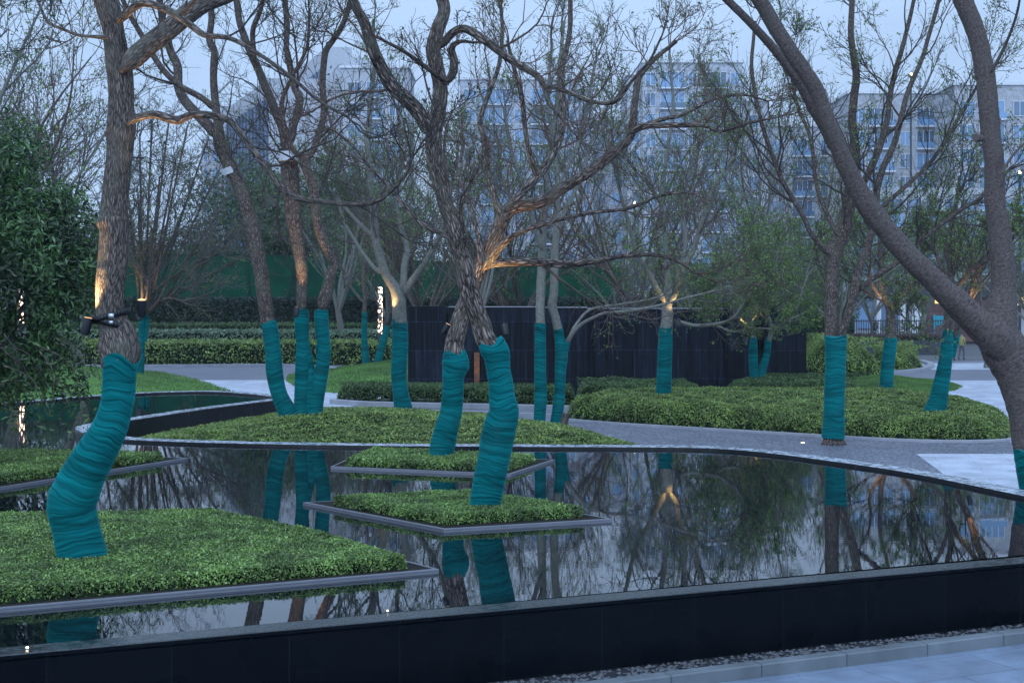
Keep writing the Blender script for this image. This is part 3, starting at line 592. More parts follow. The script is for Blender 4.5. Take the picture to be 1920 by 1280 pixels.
def lawn(name, poly, H, Rr, seed, label):
    rs = np.random.RandomState(seed); x0, y0 = poly.min(0); x1, y1 = poly.max(0); n = 60
    xs = np.linspace(x0, x1, n); ys = np.linspace(y0, y1, n); XX, YY = np.meshgrid(xs, ys, indexing='ij'); ins = in_poly(XX.ravel(), YY.ravel(), poly)
    k = np.clip(dist_poly(XX.ravel(), YY.ravel(), poly) / Rr, 0, 1); hz = H * (k * k * (3 - 2 * k)); Z = np.where(ins, GZ + .02 + hz, GZ - .05)
    I, J = np.meshgrid(np.arange(n - 1), np.arange(n - 1), indexing='ij'); I = I.ravel(); J = J.ravel(); idx = I * n + J
    ok = ins[idx] | ins[idx + 1] | ins[idx + n] | ins[idx + n + 1]; I, J = I[ok], J[ok]
    mb = MB(); mb.quads(np.stack([XX.ravel(), YY.ravel(), Z], 1), np.stack([I * n + J, (I + 1) * n + J, (I + 1) * n + J + 1, I * n + J + 1], 1), None, 0)
    X = rs.uniform(x0, x1, 26000); Y = rs.uniform(y0, y1, 26000); m_ = in_poly(X, Y, poly); X, Y = X[m_], Y[m_]
    k = np.clip(dist_poly(X, Y, poly) / Rr, 0, 1); Zz = GZ + .03 + H * (k * k * (3 - 2 * k))
    d = rs.normal(size=(len(X), 2)) * .03; w = .012; p0 = np.stack([X, Y, Zz - .02], 1)
    V = np.stack([p0 + [w, 0, 0], p0 + [-w, 0, 0], p0 + np.column_stack([d[:, 0] - w * .3, d[:, 1], np.full(len(X), .07)]), p0 + np.column_stack([d[:, 0] + w * .3, d[:, 1], np.full(len(X), .07)])], 1)
    mb.quads(V.reshape(-1, 3), np.arange(len(X) * 4).reshape(-1, 4), None, 1)
    o = mb.build(name, [M['lawn'], M['grass_blade']], None, True); tag(o, label, 'lawn', kind='stuff')
lawn('lawn_mound', wY([(-150, 60), (50, 55), (330, 53), (445, 57), (440, 60), (380, 68), (300, 76), (150, 78), (-150, 76)]), .55, 6, 1, 'mown grass mound beyond the curved end of the pool on the left')
lawn('lawn_mound', wY([(535, 68), (560, 62), (640, 59), (760, 58), (900, 60), (900, 80), (740, 84), (650, 82), (540, 73)]), .45, 4, 2, 'mown grass rise behind the three stemmed wrapped tree')
lawn('lawn_mound', wY([(1560, 60), (1700, 58.5), (1790, 61), (1805, 63.5), (1770, 68), (1650, 71), (1560, 70)]), .75, 6, 3, 'small mown grass mound on the right with wrapped trunk in front')
lawn('lawn_strip', wY([(1480, 73), (1640, 74.5), (1720, 76), (1735, 80), (1700, 84), (1480, 86)]), .25, 3, 4, 'flat mown grass strip behind the curved kerb on the right')
lawn('lawn_strip', wY([(-150, 50), (20, 51), (60, 53), (10, 56), (-150, 60)]), .1, 2, 5, 'small patch of lawn at the left edge of the picture beyond the pool')

# ------------------------------------------------------------------ black stone wall, hoarding
mb = MB(); wroot = empty('stone_screen_wall', P(1100, 735, 59), 'long black slate clad screen wall with upright joints behind the wrapped trees', 'wall')
segs = [(766, 836, 574, 58.4), (841, 1018, 576, 58.6), (1023, 1100, 577, 58.4), (1100, 1365, 579, 58.9), (1365, 1428, 582, 58.5), (1432, 1512, 584, 58.2)]
for x0, x1, yt, Y in segs:
    zt = CZ - (yt - HZ) / F * Y; m = MB(); m.box(((x0 - 960) / F * Y, Y, GZ - .05), ((x1 - 960) / F * Y, Y + .5, zt)); bld(m, 'stone_panel', M['stone_wall'], wroot, False)
m = MB(); m.box(((763 - 960) / F * 58.5, 59.05, GZ), ((1508 - 960) / F * 58.5, 59.25, 2.45)); bld(m, 'wall_core', M['black_face'], wroot, False)
for x0, x1, yt, Y in segs[1:4]:
    zt = CZ - (yt - HZ) / F * Y; m = MB(); m.box(((x0 - 960) / F * Y - .01, Y - .03, zt + .002), ((x1 - 960) / F * Y + .01, Y + .53, zt + .03)); bld(m, 'wall_cap', M['kerb_pale'], wroot, False)
m = MB(); m.box(((889 - 960) / F * 58.3, 58.35, GZ), ((899 - 960) / F * 58.3, 58.55, 1.0)); bld(m, 'painted_light_streak', mat_simple('painted orange lamp streak', (.16, .075, .04), .7, .3, .4, 9), wroot, False)  # lamp light on the wall, painted as an orange strip

hz_pts = [(-400, 482), (450, 478), (640, 484), (1000, 500), (1178, 504)]
hr = empty('turf_hoarding', P(600, 600, 112), 'tall deep green turf covered site hoarding behind the dark hedge', 'hoarding')
for (xa, ya), (xb, yb) in zip(hz_pts[:-1], hz_pts[1:]):
    Y = 112.; m = MB(); a = P(xa, ya, Y); b = P(xb, yb, Y); V = []
    for dy in (0, .2):
        V += [(a[0], Y + dy, GZ), (b[0], Y + dy, GZ), (b[0], Y + dy, b[2]), (a[0], Y + dy, a[2])]
    m.quads(V, [(0, 1, 2, 3), (5, 4, 7, 6), (3, 2, 6, 7), (1, 5, 6, 2), (4, 0, 3, 7)])
    bld(m, 'turf_panel', M['turf_fence'], hr, False)
    for q in np.arange(a[0] + .6, b[0], 3.2):
        zq = a[2] + (b[2] - a[2]) * (q - a[0]) / (b[0] - a[0]); m = MB(); m.box((q - .05, 111.9, GZ), (q + .05, 111.995, zq + .06)); bld(m, 'post', M['turf_post'], hr, False)
    m = MB(); m.obox((a + b) / 2 + np.array([0, .1, .05]), (b - a) * .5, (0, .14, 0), (0, 0, .045)); bld(m, 'top_rail', M['turf_post'], hr, False)

# ------------------------------------------------------------------ branching
def spawn(Pp, Rp, m, t0, t1, ang, length, rr, n, up, wob, rs, lv=.35, rmin=.004, tip=.25):
    K, k, _ = Pp.shape
    idx = np.repeat(np.arange(K), m); t = rs.uniform(t0, t1, K * m) * (k - 1); i = np.clip(t.astype(int), 0, k - 2); fr = (t - i)[:, None]
    a = Pp[idx, i]; b = Pp[idx, i + 1]; p = a * (1 - fr) + b * fr; r0 = Rp[idx, i] * (1 - fr[:, 0]) + Rp[idx, i + 1] * fr[:, 0]
    T = b - a; T /= np.linalg.norm(T, axis=1)[:, None] + 1e-9
    q = rs.normal(size=T.shape); q -= (q * T).sum(1)[:, None] * T; q /= np.linalg.norm(q, axis=1)[:, None] + 1e-9
    an = np.radians(ang) * (0.6 + .8 * rs.rand(K * m))[:, None]; d = T * np.cos(an) + q * np.sin(an)
    L = (np.asarray(length) if np.ndim(length) == 0 else np.asarray(length)[idx]) * (1 - lv + 2 * lv * rs.rand(K * m)) * (1.15 - .6 * (t / (k - 1)))
    r = np.maximum(np.minimum(np.minimum(r0 * rr, r0 * .9), L * .013), rmin)
    out = [p]; st = (L / (n - 1))[:, None]; drift = rs.normal(size=d.shape) * wob * .5
    for s in range(n - 1):
        d = d + drift * .5 + rs.normal(size=d.shape) * wob + np.array([0, 0, up]); d /= np.linalg.norm(d, axis=1)[:, None]
        p = p + d * st; out.append(p)
    PP = np.stack(out, 1); RR = r[:, None] * np.linspace(1, tip, n)[None]; return PP, np.maximum(RR, rmin * .6)

def limb_world(pts, Y, dy=0.0):
    n = len(pts); out = []
    for i, (x, y, w) in enumerate(pts):
        yy = Y + dy * (i / max(1, n - 1)) ** 1.2; p = P(x, y, yy); out.append((*p, w / F * yy * .5))
    return np.array(out)

def vnoise(a, b, nb, seed):
    rs = np.random.RandomState(seed); T = rs.rand(512, nb); ai = np.floor(a).astype(int); bi = np.floor(b).astype(int); fa = a - ai; fb = b - bi; fa = fa * fa * (3 - 2 * fa); fb = fb * fb * (3 - 2 * fb)
    g = lambda i, j: T[i % 512, j % nb]
    return (g(ai, bi) * (1 - fa) + g(ai + 1, bi) * fa) * (1 - fb) + (g(ai, bi + 1) * (1 - fa) + g(ai + 1, bi + 1) * fa) * fb - .5
def barkfun(seed, amp=.05, knots=()):
    def f(L, th):
        return f0(L, th) + 1.3 * amp * vnoise(L * 14, th / 6.2832 * 14, 14, seed + 5) + .8 * amp * vnoise(L * 5, th / 6.2832 * 6, 6, seed + 6) * 1.6
    def f0(L, th):
        v = 1 + amp * (np.sin(th * 2 + L * 1.9 + seed) * .6 + np.sin(th * 3 - L * 3.1 + seed * 2) * .5 + np.sin(L * 7.3 + th + seed) * .35 + .3 * np.sin(th * 7 + L * 5 + seed) + .25 * np.sin(th * 11 - L * 9))
        return v
    return f
def wrapfun(seed, rs):
    ed = np.cumsum(rs.uniform(.035, .13, 80)); am = rs.uniform(.004, .030, 81); sl = rs.uniform(-.09, .09)
    def f(L, th):
        q = L + sl * np.sin(th + seed) + .012 * np.sin(3 * th + seed); i = np.searchsorted(ed, q.ravel()).reshape(q.shape); i = np.clip(i, 1, 79)
        fr = (q - ed[i - 1]) / (ed[i] - ed[i - 1]); fr = np.clip(fr, 0, 1)
        return 1.03 + am[i] * (fr - .5) * 1.6 + .012 * np.sin(2 * th + L * 3 + seed) + .01 * np.sin(L * 6 + seed)
    return f

def tree(label, Y, limbs, wraps, bark, twig, group, leafm=None, dens=1.0, leafn=1.0, leafsize=.07, seed=1, sides=14, L1=1.6, base=None, up=.10, wob=.16, bands=(), L2r=.45, name='wrapped_tree', seed_limbs=None, rmin=.004, m3=5, extra=None):
    """limbs: [(points (x,y,w) in photo pixels, depth change)], first is the main stem"""
    rs = np.random.RandomState(seed); b = base or (limbs[0][0][0] if not wraps else wraps[0][0])
    loc = P(b[0], b[1], Y); root = empty(name, loc, label, 'tree', group)
    tr = MB(); LP = []; LR = []
    for k, (pts, dy) in enumerate(limbs):
        w = limb_world(pts, Y, dy); ln = np.linalg.norm(np.diff(w[:, :3], axis=0), axis=1).sum(); n = int(np.clip(ln / (.035 if Y < 32 and w[:, 3].max() > .1 else .07), 12, 300))
        s = cr_spline(w, n); sd = sides if w[:, 3].max() > .05 else 7
        if k: q = np.clip(np.concatenate([[0], np.cumsum(np.linalg.norm(np.diff(s[:, :3], axis=0), axis=1))]) / (2.2 * s[0, 3] + .02), 0, 1); s[:, 3] *= .15 + .85 * np.sin(q * math.pi / 2)
        s[:, :3] += (np.array([mnoise.noise_vector(Vector(q[:3]) * 1.7) for q in s]) * (.35 * np.clip(s[:, 3:4], .01, .06))) * np.linspace(.2, 1, n)[:, None]
        tr.tube(s[:, :3], s[:, 3], sd, 0, barkfun(seed + k, .045))
        if ln > .9 or k == 0: s16 = cr_spline(w, 16); LP.append(s16[:, :3]); LR.append(s16[:, 3])
    bld(tr, 'trunk', M[bark], root)
    for k, wr in enumerate(wraps):
        w = limb_world(wr, Y); ln = np.linalg.norm(np.diff(w[:, :3], axis=0), axis=1).sum(); n = int(np.clip(ln / (.016 if Y < 32 else .03), 30, 200))
        s = cr_spline(w, n); m = MB(); m.tube(s[:, :3], s[:, 3], 40 if Y < 32 else 22, 0, wrapfun(seed + k, rs), warp=(lambda q, th, sd=seed + k, r_=float(s[-1, 3]): (np.clip((q - .82) / .18, 0, 1) ** 2)[:, None] * ((r_ if Y < 32 else r_ * .45) * (.22 * np.sin(th * 2 + sd) + .13 * np.sin(th * 3 + sd * 1.7) + .05))[None]))
        bld(m, 'trunk_wrap', M['wrap'], root)
    for bd in bands:
        w = limb_world(bd, Y); s = cr_spline(w, 10); m = MB(); m.tube(s[:, :3], s[:, 3] * 1.06, 16, 0, barkfun(seed, .05)); bld(m, 'tape_band', M['tape'], root)
    LP = np.array(LP); LR = np.array(LR)
    if seed_limbs is not None: LP = LP[seed_limbs]; LR = LR[seed_limbs]
    lens = np.linalg.norm(np.diff(LP, axis=1), axis=2).sum(1); LL = np.clip(lens * .5, .5, L1)
    m1 = max(2, int(7 * dens)); P1, R1 = spawn(LP, LR, m1, .25, 1.0, 42, LL, .45, 9, up, wob, rs, rmin=rmin * 2)
    # tip continuation
    Pt, Rt = spawn(LP, LR, 2, .97, 1.0, 18, LL * 1.1, .8, 9, up, wob, rs, rmin=rmin * 2)
    P1 = np.vstack([P1, Pt]); R1 = np.vstack([R1, Rt]); l1 = np.linalg.norm(np.diff(P1, axis=1), axis=2).sum(1)
    P2, R2 = spawn(P1, R1, 6, .15, 1.0, 38, l1 * L2r * 1.25, .6, 7, up * .8, wob * 1.2, rs, rmin=rmin * 1.3); l2 = np.linalg.norm(np.diff(P2, axis=1), axis=2).sum(1)
    P3, R3 = spawn(P2, R2, m3, .15, 1.0, 36, l2 * .6, .65, 5, up * .6, wob * 1.3, rs, rmin=rmin)
    cb = MB(); cb.batch(P1, R1, 6); cb.batch(P2, R2, 4); cb.batch(P3, R3, 3)
    bld(cb, 'branches', M[twig], root)
    if leafm:
        K = int(len(P3) * 3 * leafn); i = rs.randint(0, len(P3), K); j = rs.randint(1, 5, K)
        if K:
            pos = P3[i, j] + rs.normal(size=(K, 3)) * .035; lb = MB(); lb.leaves(pos, leafsize, None, 1.5, .5, 0, rs); bld(lb, 'leaves', M[leafm], root, False)
    return root

GW = 'wrapped garden trees with teal netting round their trunks'
# --- nearest left tree
tree('nearest wrapped tree at left with sharply bent teal trunk and two black spotlights', 18.1,
     [([(221, 745, 50), (223, 705, 56), (224, 682, 68), (225, 668, 75), (224, 650, 78), (221, 628, 68), (210, 600, 54), (206, 575, 51), (206, 540, 52), (210, 500, 54), (213, 460, 54), (214, 428, 55), (213, 418, 63), (214, 411, 54), (215, 380, 50), (219, 330, 50), (224, 280, 51), (228, 235, 54), (227, 190, 47), (226, 150, 47), (221, 110, 44), (214, 60, 39), (204, 20, 42), (190, -30, 44), (170, -120, 40), (150, -220, 30)], .3),
      ([(226, 135, 40), (248, 112, 38), (275, 88, 37), (310, 60, 37), (345, 32, 37), (385, 8, 33), (430, -10, 27), (500, -50, 22), (580, -120, 16)], 1.0),
      ([(218, 45, 20), (238, 26, 16), (262, 8, 14), (290, 9, 14), (325, 25, 14), (358, 48, 13), (385, 66, 11), (430, 72, 9), (480, 98, 8), (540, 140, 7), (600, 190, 6), (650, 218, 5)], -1.0),
      ([(238, 234, 26), (256, 222, 16), (290, 215, 15), (333, 226, 17), (360, 215, 14), (395, 216, 14), (430, 226, 13), (455, 255, 13), (480, 290, 13), (510, 328, 12), (530, 354, 13), (560, 372, 12), (600, 378, 9), (640, 382, 9), (700, 380, 8), (740, 352, 7), (765, 320, 5), (775, 285, 4)], -1.2),
      ([(203, 71, 12), (175, 69, 7), (150, 67, 6), (125, 58, 6), (90, 40, 6), (70, 0, 5), (50, -40, 4)], .8)],
     [[(156, 1052, 92), (148, 1015, 87), (141, 985, 85), (134, 945, 87), (145, 915, 84), (156, 890, 79), (179, 850, 74), (203, 808, 66), (217, 767, 60), (222, 740, 60), (224, 700, 61), (226, 672, 68)]],
     'bark_fine', 'twig_dark', GW, 'leaf_bud_dark', .9, .25, .05, 21, 40, 1.5, up=.06, rmin=.004, m3=4)
# --- centre back leaning tree
tree('wrapped tree leaning right behind the crossing trunk, teal top bulging to one side', 29.5,
     [([(850, 690, 37), (851, 660, 37), (853, 640, 35), (858, 620, 33), (863, 600, 32), (872, 572, 30), (882, 548, 29), (893, 520, 28), (902, 498, 29), (915, 470, 29), (930, 440, 29), (947, 405, 27), (965, 388, 27), (1010, 379, 23), (1060, 350, 21), (1110, 318, 20), (1160, 279, 18), (1184, 249, 16), (1191, 190, 13), (1198, 145, 12), (1228, 111, 9), (1268, 77, 7)], 1.5),
      ([(1180, 250, 15), (1211, 236, 12), (1278, 235, 10), (1320, 236, 8), (1352, 246, 7), (1400, 232, 6), (1445, 222, 4)], -1.5),
      ([(1184, 245, 10), (1238, 225, 9), (1280, 215, 8), (1335, 187, 6), (1390, 178, 5), (1440, 190, 3)], 1.0),
      ([(945, 395, 17), (976, 363, 16), (1010, 329, 16), (1043, 275, 15), (1055, 218, 14), (1053, 134, 12), (1067, 67, 10), (1070, -30, 9)], 2.0),
      ([(938, 430, 15), (938, 400, 13), (925, 363, 12), (915, 319, 12), (908, 262, 10), (900, 228, 10), (919, 168, 9), (936, 118, 8), (942, 50, 7), (935, -30, 6)], .5),
      ([(1010, 330, 12), (1000, 312, 9), (986, 252, 9), (979, 185, 9), (966, 134, 8), (952, 77, 6)], -1.0),
      ([(903, 505, 17), (928, 493, 16), (1000, 491, 15), (1060, 495, 14), (1110, 490, 12), (1170, 480, 9), (1230, 478, 8), (1270, 490, 6), (1310, 515, 4)], -1.5),
      ([(906, 508, 17), (925, 480, 16), (945, 455, 13), (975, 436, 9), (1020, 420, 8), (1100, 400, 7), (1180, 390, 6), (1235, 368, 5), (1290, 360, 4)], -2.5),
      ([(905, 500, 15), (896, 440, 12), (880, 380, 9), (862, 330, 7), (870, 260, 6)], 2.5)],
     [[(826, 862, 44), (830, 835, 46), (838, 800, 42), (846, 770, 40), (849, 735, 40), (850, 705, 41), (854, 685, 50), (853, 672, 47), (851, 662, 40)]],
     'bark_rough', 'twig_brown', GW, 'leaf_bud', .75, .3, .05, 22, 30, 1.7, up=.10, rmin=.0055, m3=4)
# --- centre front crossing tree
tree('wrapped tree in the diamond tray, teal trunk bent like a knee and leaning left above', 22.4,
     [([(935, 665, 39), (922, 650, 37), (909, 632, 37), (902, 610, 37), (893, 588, 35), (884, 560, 37), (877, 535, 37), (871, 500, 37), (861, 468, 33), (854, 440, 31), (848, 415, 29), (837, 388, 29), (829, 352, 31), (817, 318, 29), (813, 280, 31), (814, 250, 29), (822, 215, 28), (826, 170, 27), (818, 120, 28), (813, 90, 28), (822, 52, 26), (832, 20, 24), (824, -20, 24), (815, -90, 18), (830, -180, 13)], .6),
      ([(812, 262, 26), (800, 236, 27), (780, 205, 27), (755, 180, 27), (735, 160, 26), (715, 128, 25), (700, 98, 24), (690, 68, 22), (680, 38, 20), (665, 8, 18), (652, -30, 17), (630, -120, 13)], -.8),
      ([(824, 92, 18), (848, 62, 16), (872, 54, 16), (909, 77, 16), (942, 101, 15), (976, 124, 14), (1010, 144, 12), (1022, 168, 9), (1028, 190, 8), (1047, 215, 6)], -1.2),
      ([(832, 160, 16), (848, 140, 17), (851, 115, 17), (846, 92, 15), (860, 78, 8), (890, 80, 5)], -.3),
      ([(1012, 160, 10), (1043, 165, 9), (1077, 178, 9), (1110, 191, 8), (1144, 193, 8), (1164, 181, 7), (1190, 145, 6), (1218, 114, 5), (1240, 70, 4)], -.8),
      ([(842, 160, 13), (820, 142, 9), (791, 121, 9), (757, 97, 7), (707, 70, 5)], -1.0),
      ([(842, 448, 15), (826, 436, 9), (801, 427, 8), (768, 397, 8), (734, 356, 7), (690, 309, 6), (657, 269, 5), (620, 240, 4)], .8),
      ([(866, 470, 14), (872, 445, 9), (868, 420, 7), (862, 380, 6), (880, 345, 5), (898, 315, 4)], -.6)],
     [[(907, 962, 56), (911, 935, 57), (919, 892, 58), (926, 860, 58), (931, 830, 62), (938, 798, 61), (945, 772, 55), (941, 745, 48), (939, 718, 45), (935, 698, 44), (933, 680, 46), (931, 665, 50), (925, 652, 50), (921, 643, 44)]],
     'bark_rough', 'twig_brown', GW, 'leaf_bud_dark', .75, .2, .045, 23, 36, 1.5, up=.08, rmin=.0045, m3=4)
# --- three stemmed
tree('wrapped tree with three teal stems spreading from one foot on the green island', 38,
     [([(505, 615, 26), (502, 600, 26), (496, 560, 28), (489, 510, 28), (478, 450, 28), (466, 400, 26), (449, 350, 26), (434, 318, 26), (421, 288, 26), (411, 262, 25), (410, 240, 18), (402, 180, 14), (401, 120, 13), (402, 95, 13), (392, 72, 13), (396, 27, 12), (388, -40, 10)], 0),
      ([(410, 262, 22), (390, 235, 21), (368, 212, 20), (346, 188, 18), (334, 160, 17), (333, 124, 16), (319, 94, 15), (306, 40, 14), (298, -10, 13)], 1.2),
      ([(404, 208, 12), (380, 185, 12), (336, 160, 11), (312, 138, 11), (289, 107, 11), (262, 60, 10), (232, 5, 9), (215, -50, 8)], -.8),
      ([(568, 590, 22), (566, 560, 21), (567, 520, 21), (563, 485, 23), (557, 450, 25), (550, 400, 31), (546, 350, 34), (542, 305, 33), (540, 282, 25), (530, 240, 18), (515, 208, 17), (505, 180, 16), (490, 145, 16), (475, 110, 15), (460, 75, 14), (447, 30, 12), (440, -30, 12)], .8),
      ([(543, 275, 18), (551, 235, 14), (562, 190, 15), (552, 163, 14), (545, 130, 13), (537, 90, 11), (538, 50, 11), (532, -30, 10)], 1.5),
      ([(478, 118, 10), (474, 60, 10), (488, 20, 9), (500, -30, 8)], -1.0),
      ([(603, 590, 26), (609, 560, 25), (617, 530, 22), (624, 500, 18), (617, 475, 18), (605, 448, 18), (597, 425, 18), (592, 395, 17), (586, 345, 18), (572, 305, 18), (588, 279, 13), (601, 242, 13), (608, 202, 13), (605, 151, 12), (610, 101, 12), (625, 75, 11), (645, 40, 10), (662, -20, 9)], -.5),
      ([(570, 300, 11), (545, 272, 10), (528, 200, 9), (545, 150, 7), (575, 90, 6), (580, 20, 5)], -1.5)],
     [[(548, 790, 30), (541, 775, 34), (524, 740, 30), (515, 700, 31), (512, 660, 29), (507, 620, 29), (503, 603, 26)],
      [(568, 790, 32), (566, 760, 29), (568, 700, 29), (567, 645, 23), (566, 610, 27), (566, 580, 24)],
      [(590, 780, 30), (592, 755, 29), (602, 700, 26), (608, 660, 24), (604, 620, 26), (602, 581, 26)],
      [(578, 770, 22), (583, 720, 22), (577, 660, 14), (571, 620, 12)],
      [(595, 740, 12), (598, 690, 10), (596, 645, 9)]],
     'bark_brown', 'twig_dark', GW, 'leaf_bud', 1.3, .35, .055, 24, 16, 2.1, up=.11, rmin=.006,
     bands=[[(434, 326, 26), (430, 314, 26)], [(541, 302, 34), (541, 284, 27)], [(575, 324, 17), (571, 312, 18)]])
# --- T5
tree('straight thick wrapped trunk in front of the left end of the black wall', 46,
     [([(750, 605, 28), (748, 585, 28), (748, 565, 27), (741, 542, 22), (724, 515, 17), (712, 480, 16), (704, 447, 15), (700, 400, 14), (694, 340, 13), (690, 280, 11), (694, 200, 10), (702, 120, 8), (700, 40, 6)], -1),
      ([(750, 560, 22), (756, 530, 14), (758, 497, 13), (764, 464, 11), (750, 420, 9), (744, 360, 8), (752, 290, 7), (745, 200, 5)], 1.5),
      ([(752, 558, 18), (774, 524, 13), (798, 490, 11), (821, 450, 10), (838, 400, 8), (850, 330, 6)], -1.5),
      ([(704, 447, 8), (670, 415, 7), (640, 380, 6), (600, 340, 5), (560, 320, 4)], .5),
      ([(724, 515, 8), (700, 500, 7), (665, 450, 6), (640, 400, 5), (635, 330, 4)], 2)],
     [[(757, 780, 36), (756, 765, 34), (751, 735, 29), (748, 700, 28), (750, 640, 30), (749, 596, 27)]],
     'bark_grey', 'twig_grey', GW, 'leaf_bud', 1.5, 1.3, .07, 25, 14, 2.6, up=.12, rmin=.007)
tree('small twin stemmed wrapped tree by the lit column on the grass rise', 77,
     [([(683, 600, 9), (684, 560, 9), (682, 510, 8), (690, 460, 7), (684, 400, 6), (690, 330, 5)], 1), ([(727, 612, 10), (733, 580, 9), (728, 540, 8), (738, 490, 7), (732, 420, 5)], -1),
      ([(684, 570, 6), (660, 540, 5), (640, 500, 4), (610, 480, 3)], 1)],
     [[(688, 697, 15), (685, 665, 14), (683, 630, 11), (684, 585, 10)], [(703, 697, 15), (712, 665, 15), (720, 635, 14), (727, 611, 12)]],
     'bark_brown', 'twig_grey', GW, 'leaf_bud', 1.0, .3, .1, 26, 10, 3.0, up=.10, rmin=.011)
tree('wrapped tree behind the nearest trunk, with low spreading bare branches', 72,
     [([(266, 600, 10), (268, 575, 10), (276, 540, 8), (270, 500, 6), (262, 450, 5), (260, 380, 4)], 1), ([(270, 590, 8), (285, 550, 6), (330, 515, 5), (370, 490, 4), (420, 470, 3)], -1),
      ([(270, 590, 8), (284, 560, 6), (300, 500, 5), (330, 430, 4), (360, 350, 3)], 1), ([(270, 588, 7), (310, 560, 5), (350, 563, 4), (400, 548, 3)], -2), ([(276, 545, 6), (262, 515, 5), (250, 480, 4), (245, 420, 4)], -1)] + [([(270, 588, 7), (268 + (ex - 268) * .22, 560, 5.5), (268 + (ex - 268) * .55, 560 + (ey - 560) * .45, 4.2), (ex, ey, 3)], dz) for ex, ey, dz in ((236, 330, 1), (262, 250, -1), (285, 225, 1), (318, 215, -1.5), (352, 235, .5), (385, 275, 2), (410, 320, -2), (445, 350, 1), (475, 400, -1), (450, 440, 2), (505, 455, 0), (330, 300, 2), (300, 330, -2))],
     [[(262, 704, 16), (264, 660, 14), (266, 620, 13), (268, 592, 11)], [(272, 640, 8), (276, 610, 7), (278, 592, 6)]],
     'bark_brown', 'twig_grey', GW, 'leaf_bud', 1.2, .4, .09, 27, 10, 2.6, up=.07, rmin=.010, m3=4)
tree('slender upright wrapped trunk, left one of the close pair beside the leaning trees', 42.3,
     [([(1013, 615, 18), (1013, 580, 17), (1014, 540, 17), (1016, 490, 16), (1018, 440, 14), (1020, 380, 12), (1028, 300, 11), (1042, 220, 9), (1050, 120, 8), (1058, 40, 6)], 1),
      ([(1017, 470, 10), (1000, 420, 9), (985, 360, 8), (960, 290, 7), (945, 200, 6)], -1.5), ([(1019, 400, 9), (1045, 350, 8), (1080, 280, 7), (1100, 200, 6), (1120, 100, 5)], 1.5)],
     [[(1012, 806, 24), (1012, 780, 22), (1014, 740, 23), (1013, 700, 22), (1013, 650, 21), (1013, 606, 20)]],
     'bark_grey', 'twig_grey', GW, 'leaf_bud', 1.2, 1.3, .06, 28, 14, 2.4, up=.13, rmin=.0065)
tree('wrapped trunk forking low with a long bare side branch, right one of the close pair', 42.6,
     [([(1047, 620, 17), (1041, 595, 16), (1035, 572, 17), (1039, 545, 16), (1040, 480, 15), (1043, 420, 13), (1045, 340, 10), (1035, 260, 8), (1028, 180, 7), (1035, 80, 5)], -1),
      ([(1062, 645, 10), (1070, 630, 8), (1085, 612, 7), (1105, 599, 6), (1135, 587, 6), (1180, 583, 5), (1230, 574, 5), (1280, 560, 4), (1340, 545, 3)], -1.5),
      ([(1068, 632, 7), (1080, 608, 5), (1108, 580, 5), (1160, 571, 4), (1215, 562, 4), (1270, 545, 3)], 1.5),
      ([(1042, 440, 10), (1062, 390, 8), (1090, 330, 8), (1110, 260, 6), (1150, 180, 5)], 1.5)],
     [[(1038, 808, 24), (1042, 790, 20), (1047, 760, 21), (1050, 720, 20), (1051, 690, 21), (1053, 668, 23), (1050, 640, 19), (1045, 609, 17)], [(1055, 675, 12), (1062, 650, 11), (1067, 634, 9)]],
     'bark_grey', 'twig_grey', GW, 'leaf_bud', 1.1, 1.3, .06, 29, 14, 2.4, up=.12, rmin=.0065)
tree('upright wrapped trunk rising from the hedge in front of the middle of the black wall', 47.9,
     [([(1249, 625, 24), (1251, 600, 22), (1251, 575, 20), (1252, 550, 16), (1252, 510, 11), (1247, 440, 10), (1240, 370, 9), (1250, 290, 8), (1262, 200, 6), (1255, 100, 5)], 1),
      ([(1247, 568, 14), (1234, 545, 12), (1214, 508, 10), (1192, 470, 9), (1178, 415, 8), (1160, 350, 6), (1150, 270, 5)], -1.5),
      ([(1255, 570, 13), (1268, 545, 12), (1276, 508, 11), (1300, 468, 10), (1318, 410, 9), (1340, 350, 7), (1380, 290, 6)], -1),
      ([(1276, 510, 8), (1285, 450, 8), (1280, 380, 7), (1300, 300, 6), (1330, 200, 5)], 2),
      ([(1264, 600, 8), (1300, 610, 7), (1340, 608, 7), (1375, 596, 6), (1400, 560, 4)], -2), ([(1340, 608, 5), (1375, 622, 4), (1420, 615, 3), (1460, 620, 3)], -2)],
     [[(1243, 752, 30), (1244, 735, 28), (1246, 690, 27), (1247, 650, 26), (1248, 614, 25)]],
     'bark_grey', 'twig_grey', GW, 'leaf_bud', 1.3, 1.6, .065, 30, 14, 2.6, up=.12, rmin=.0075)
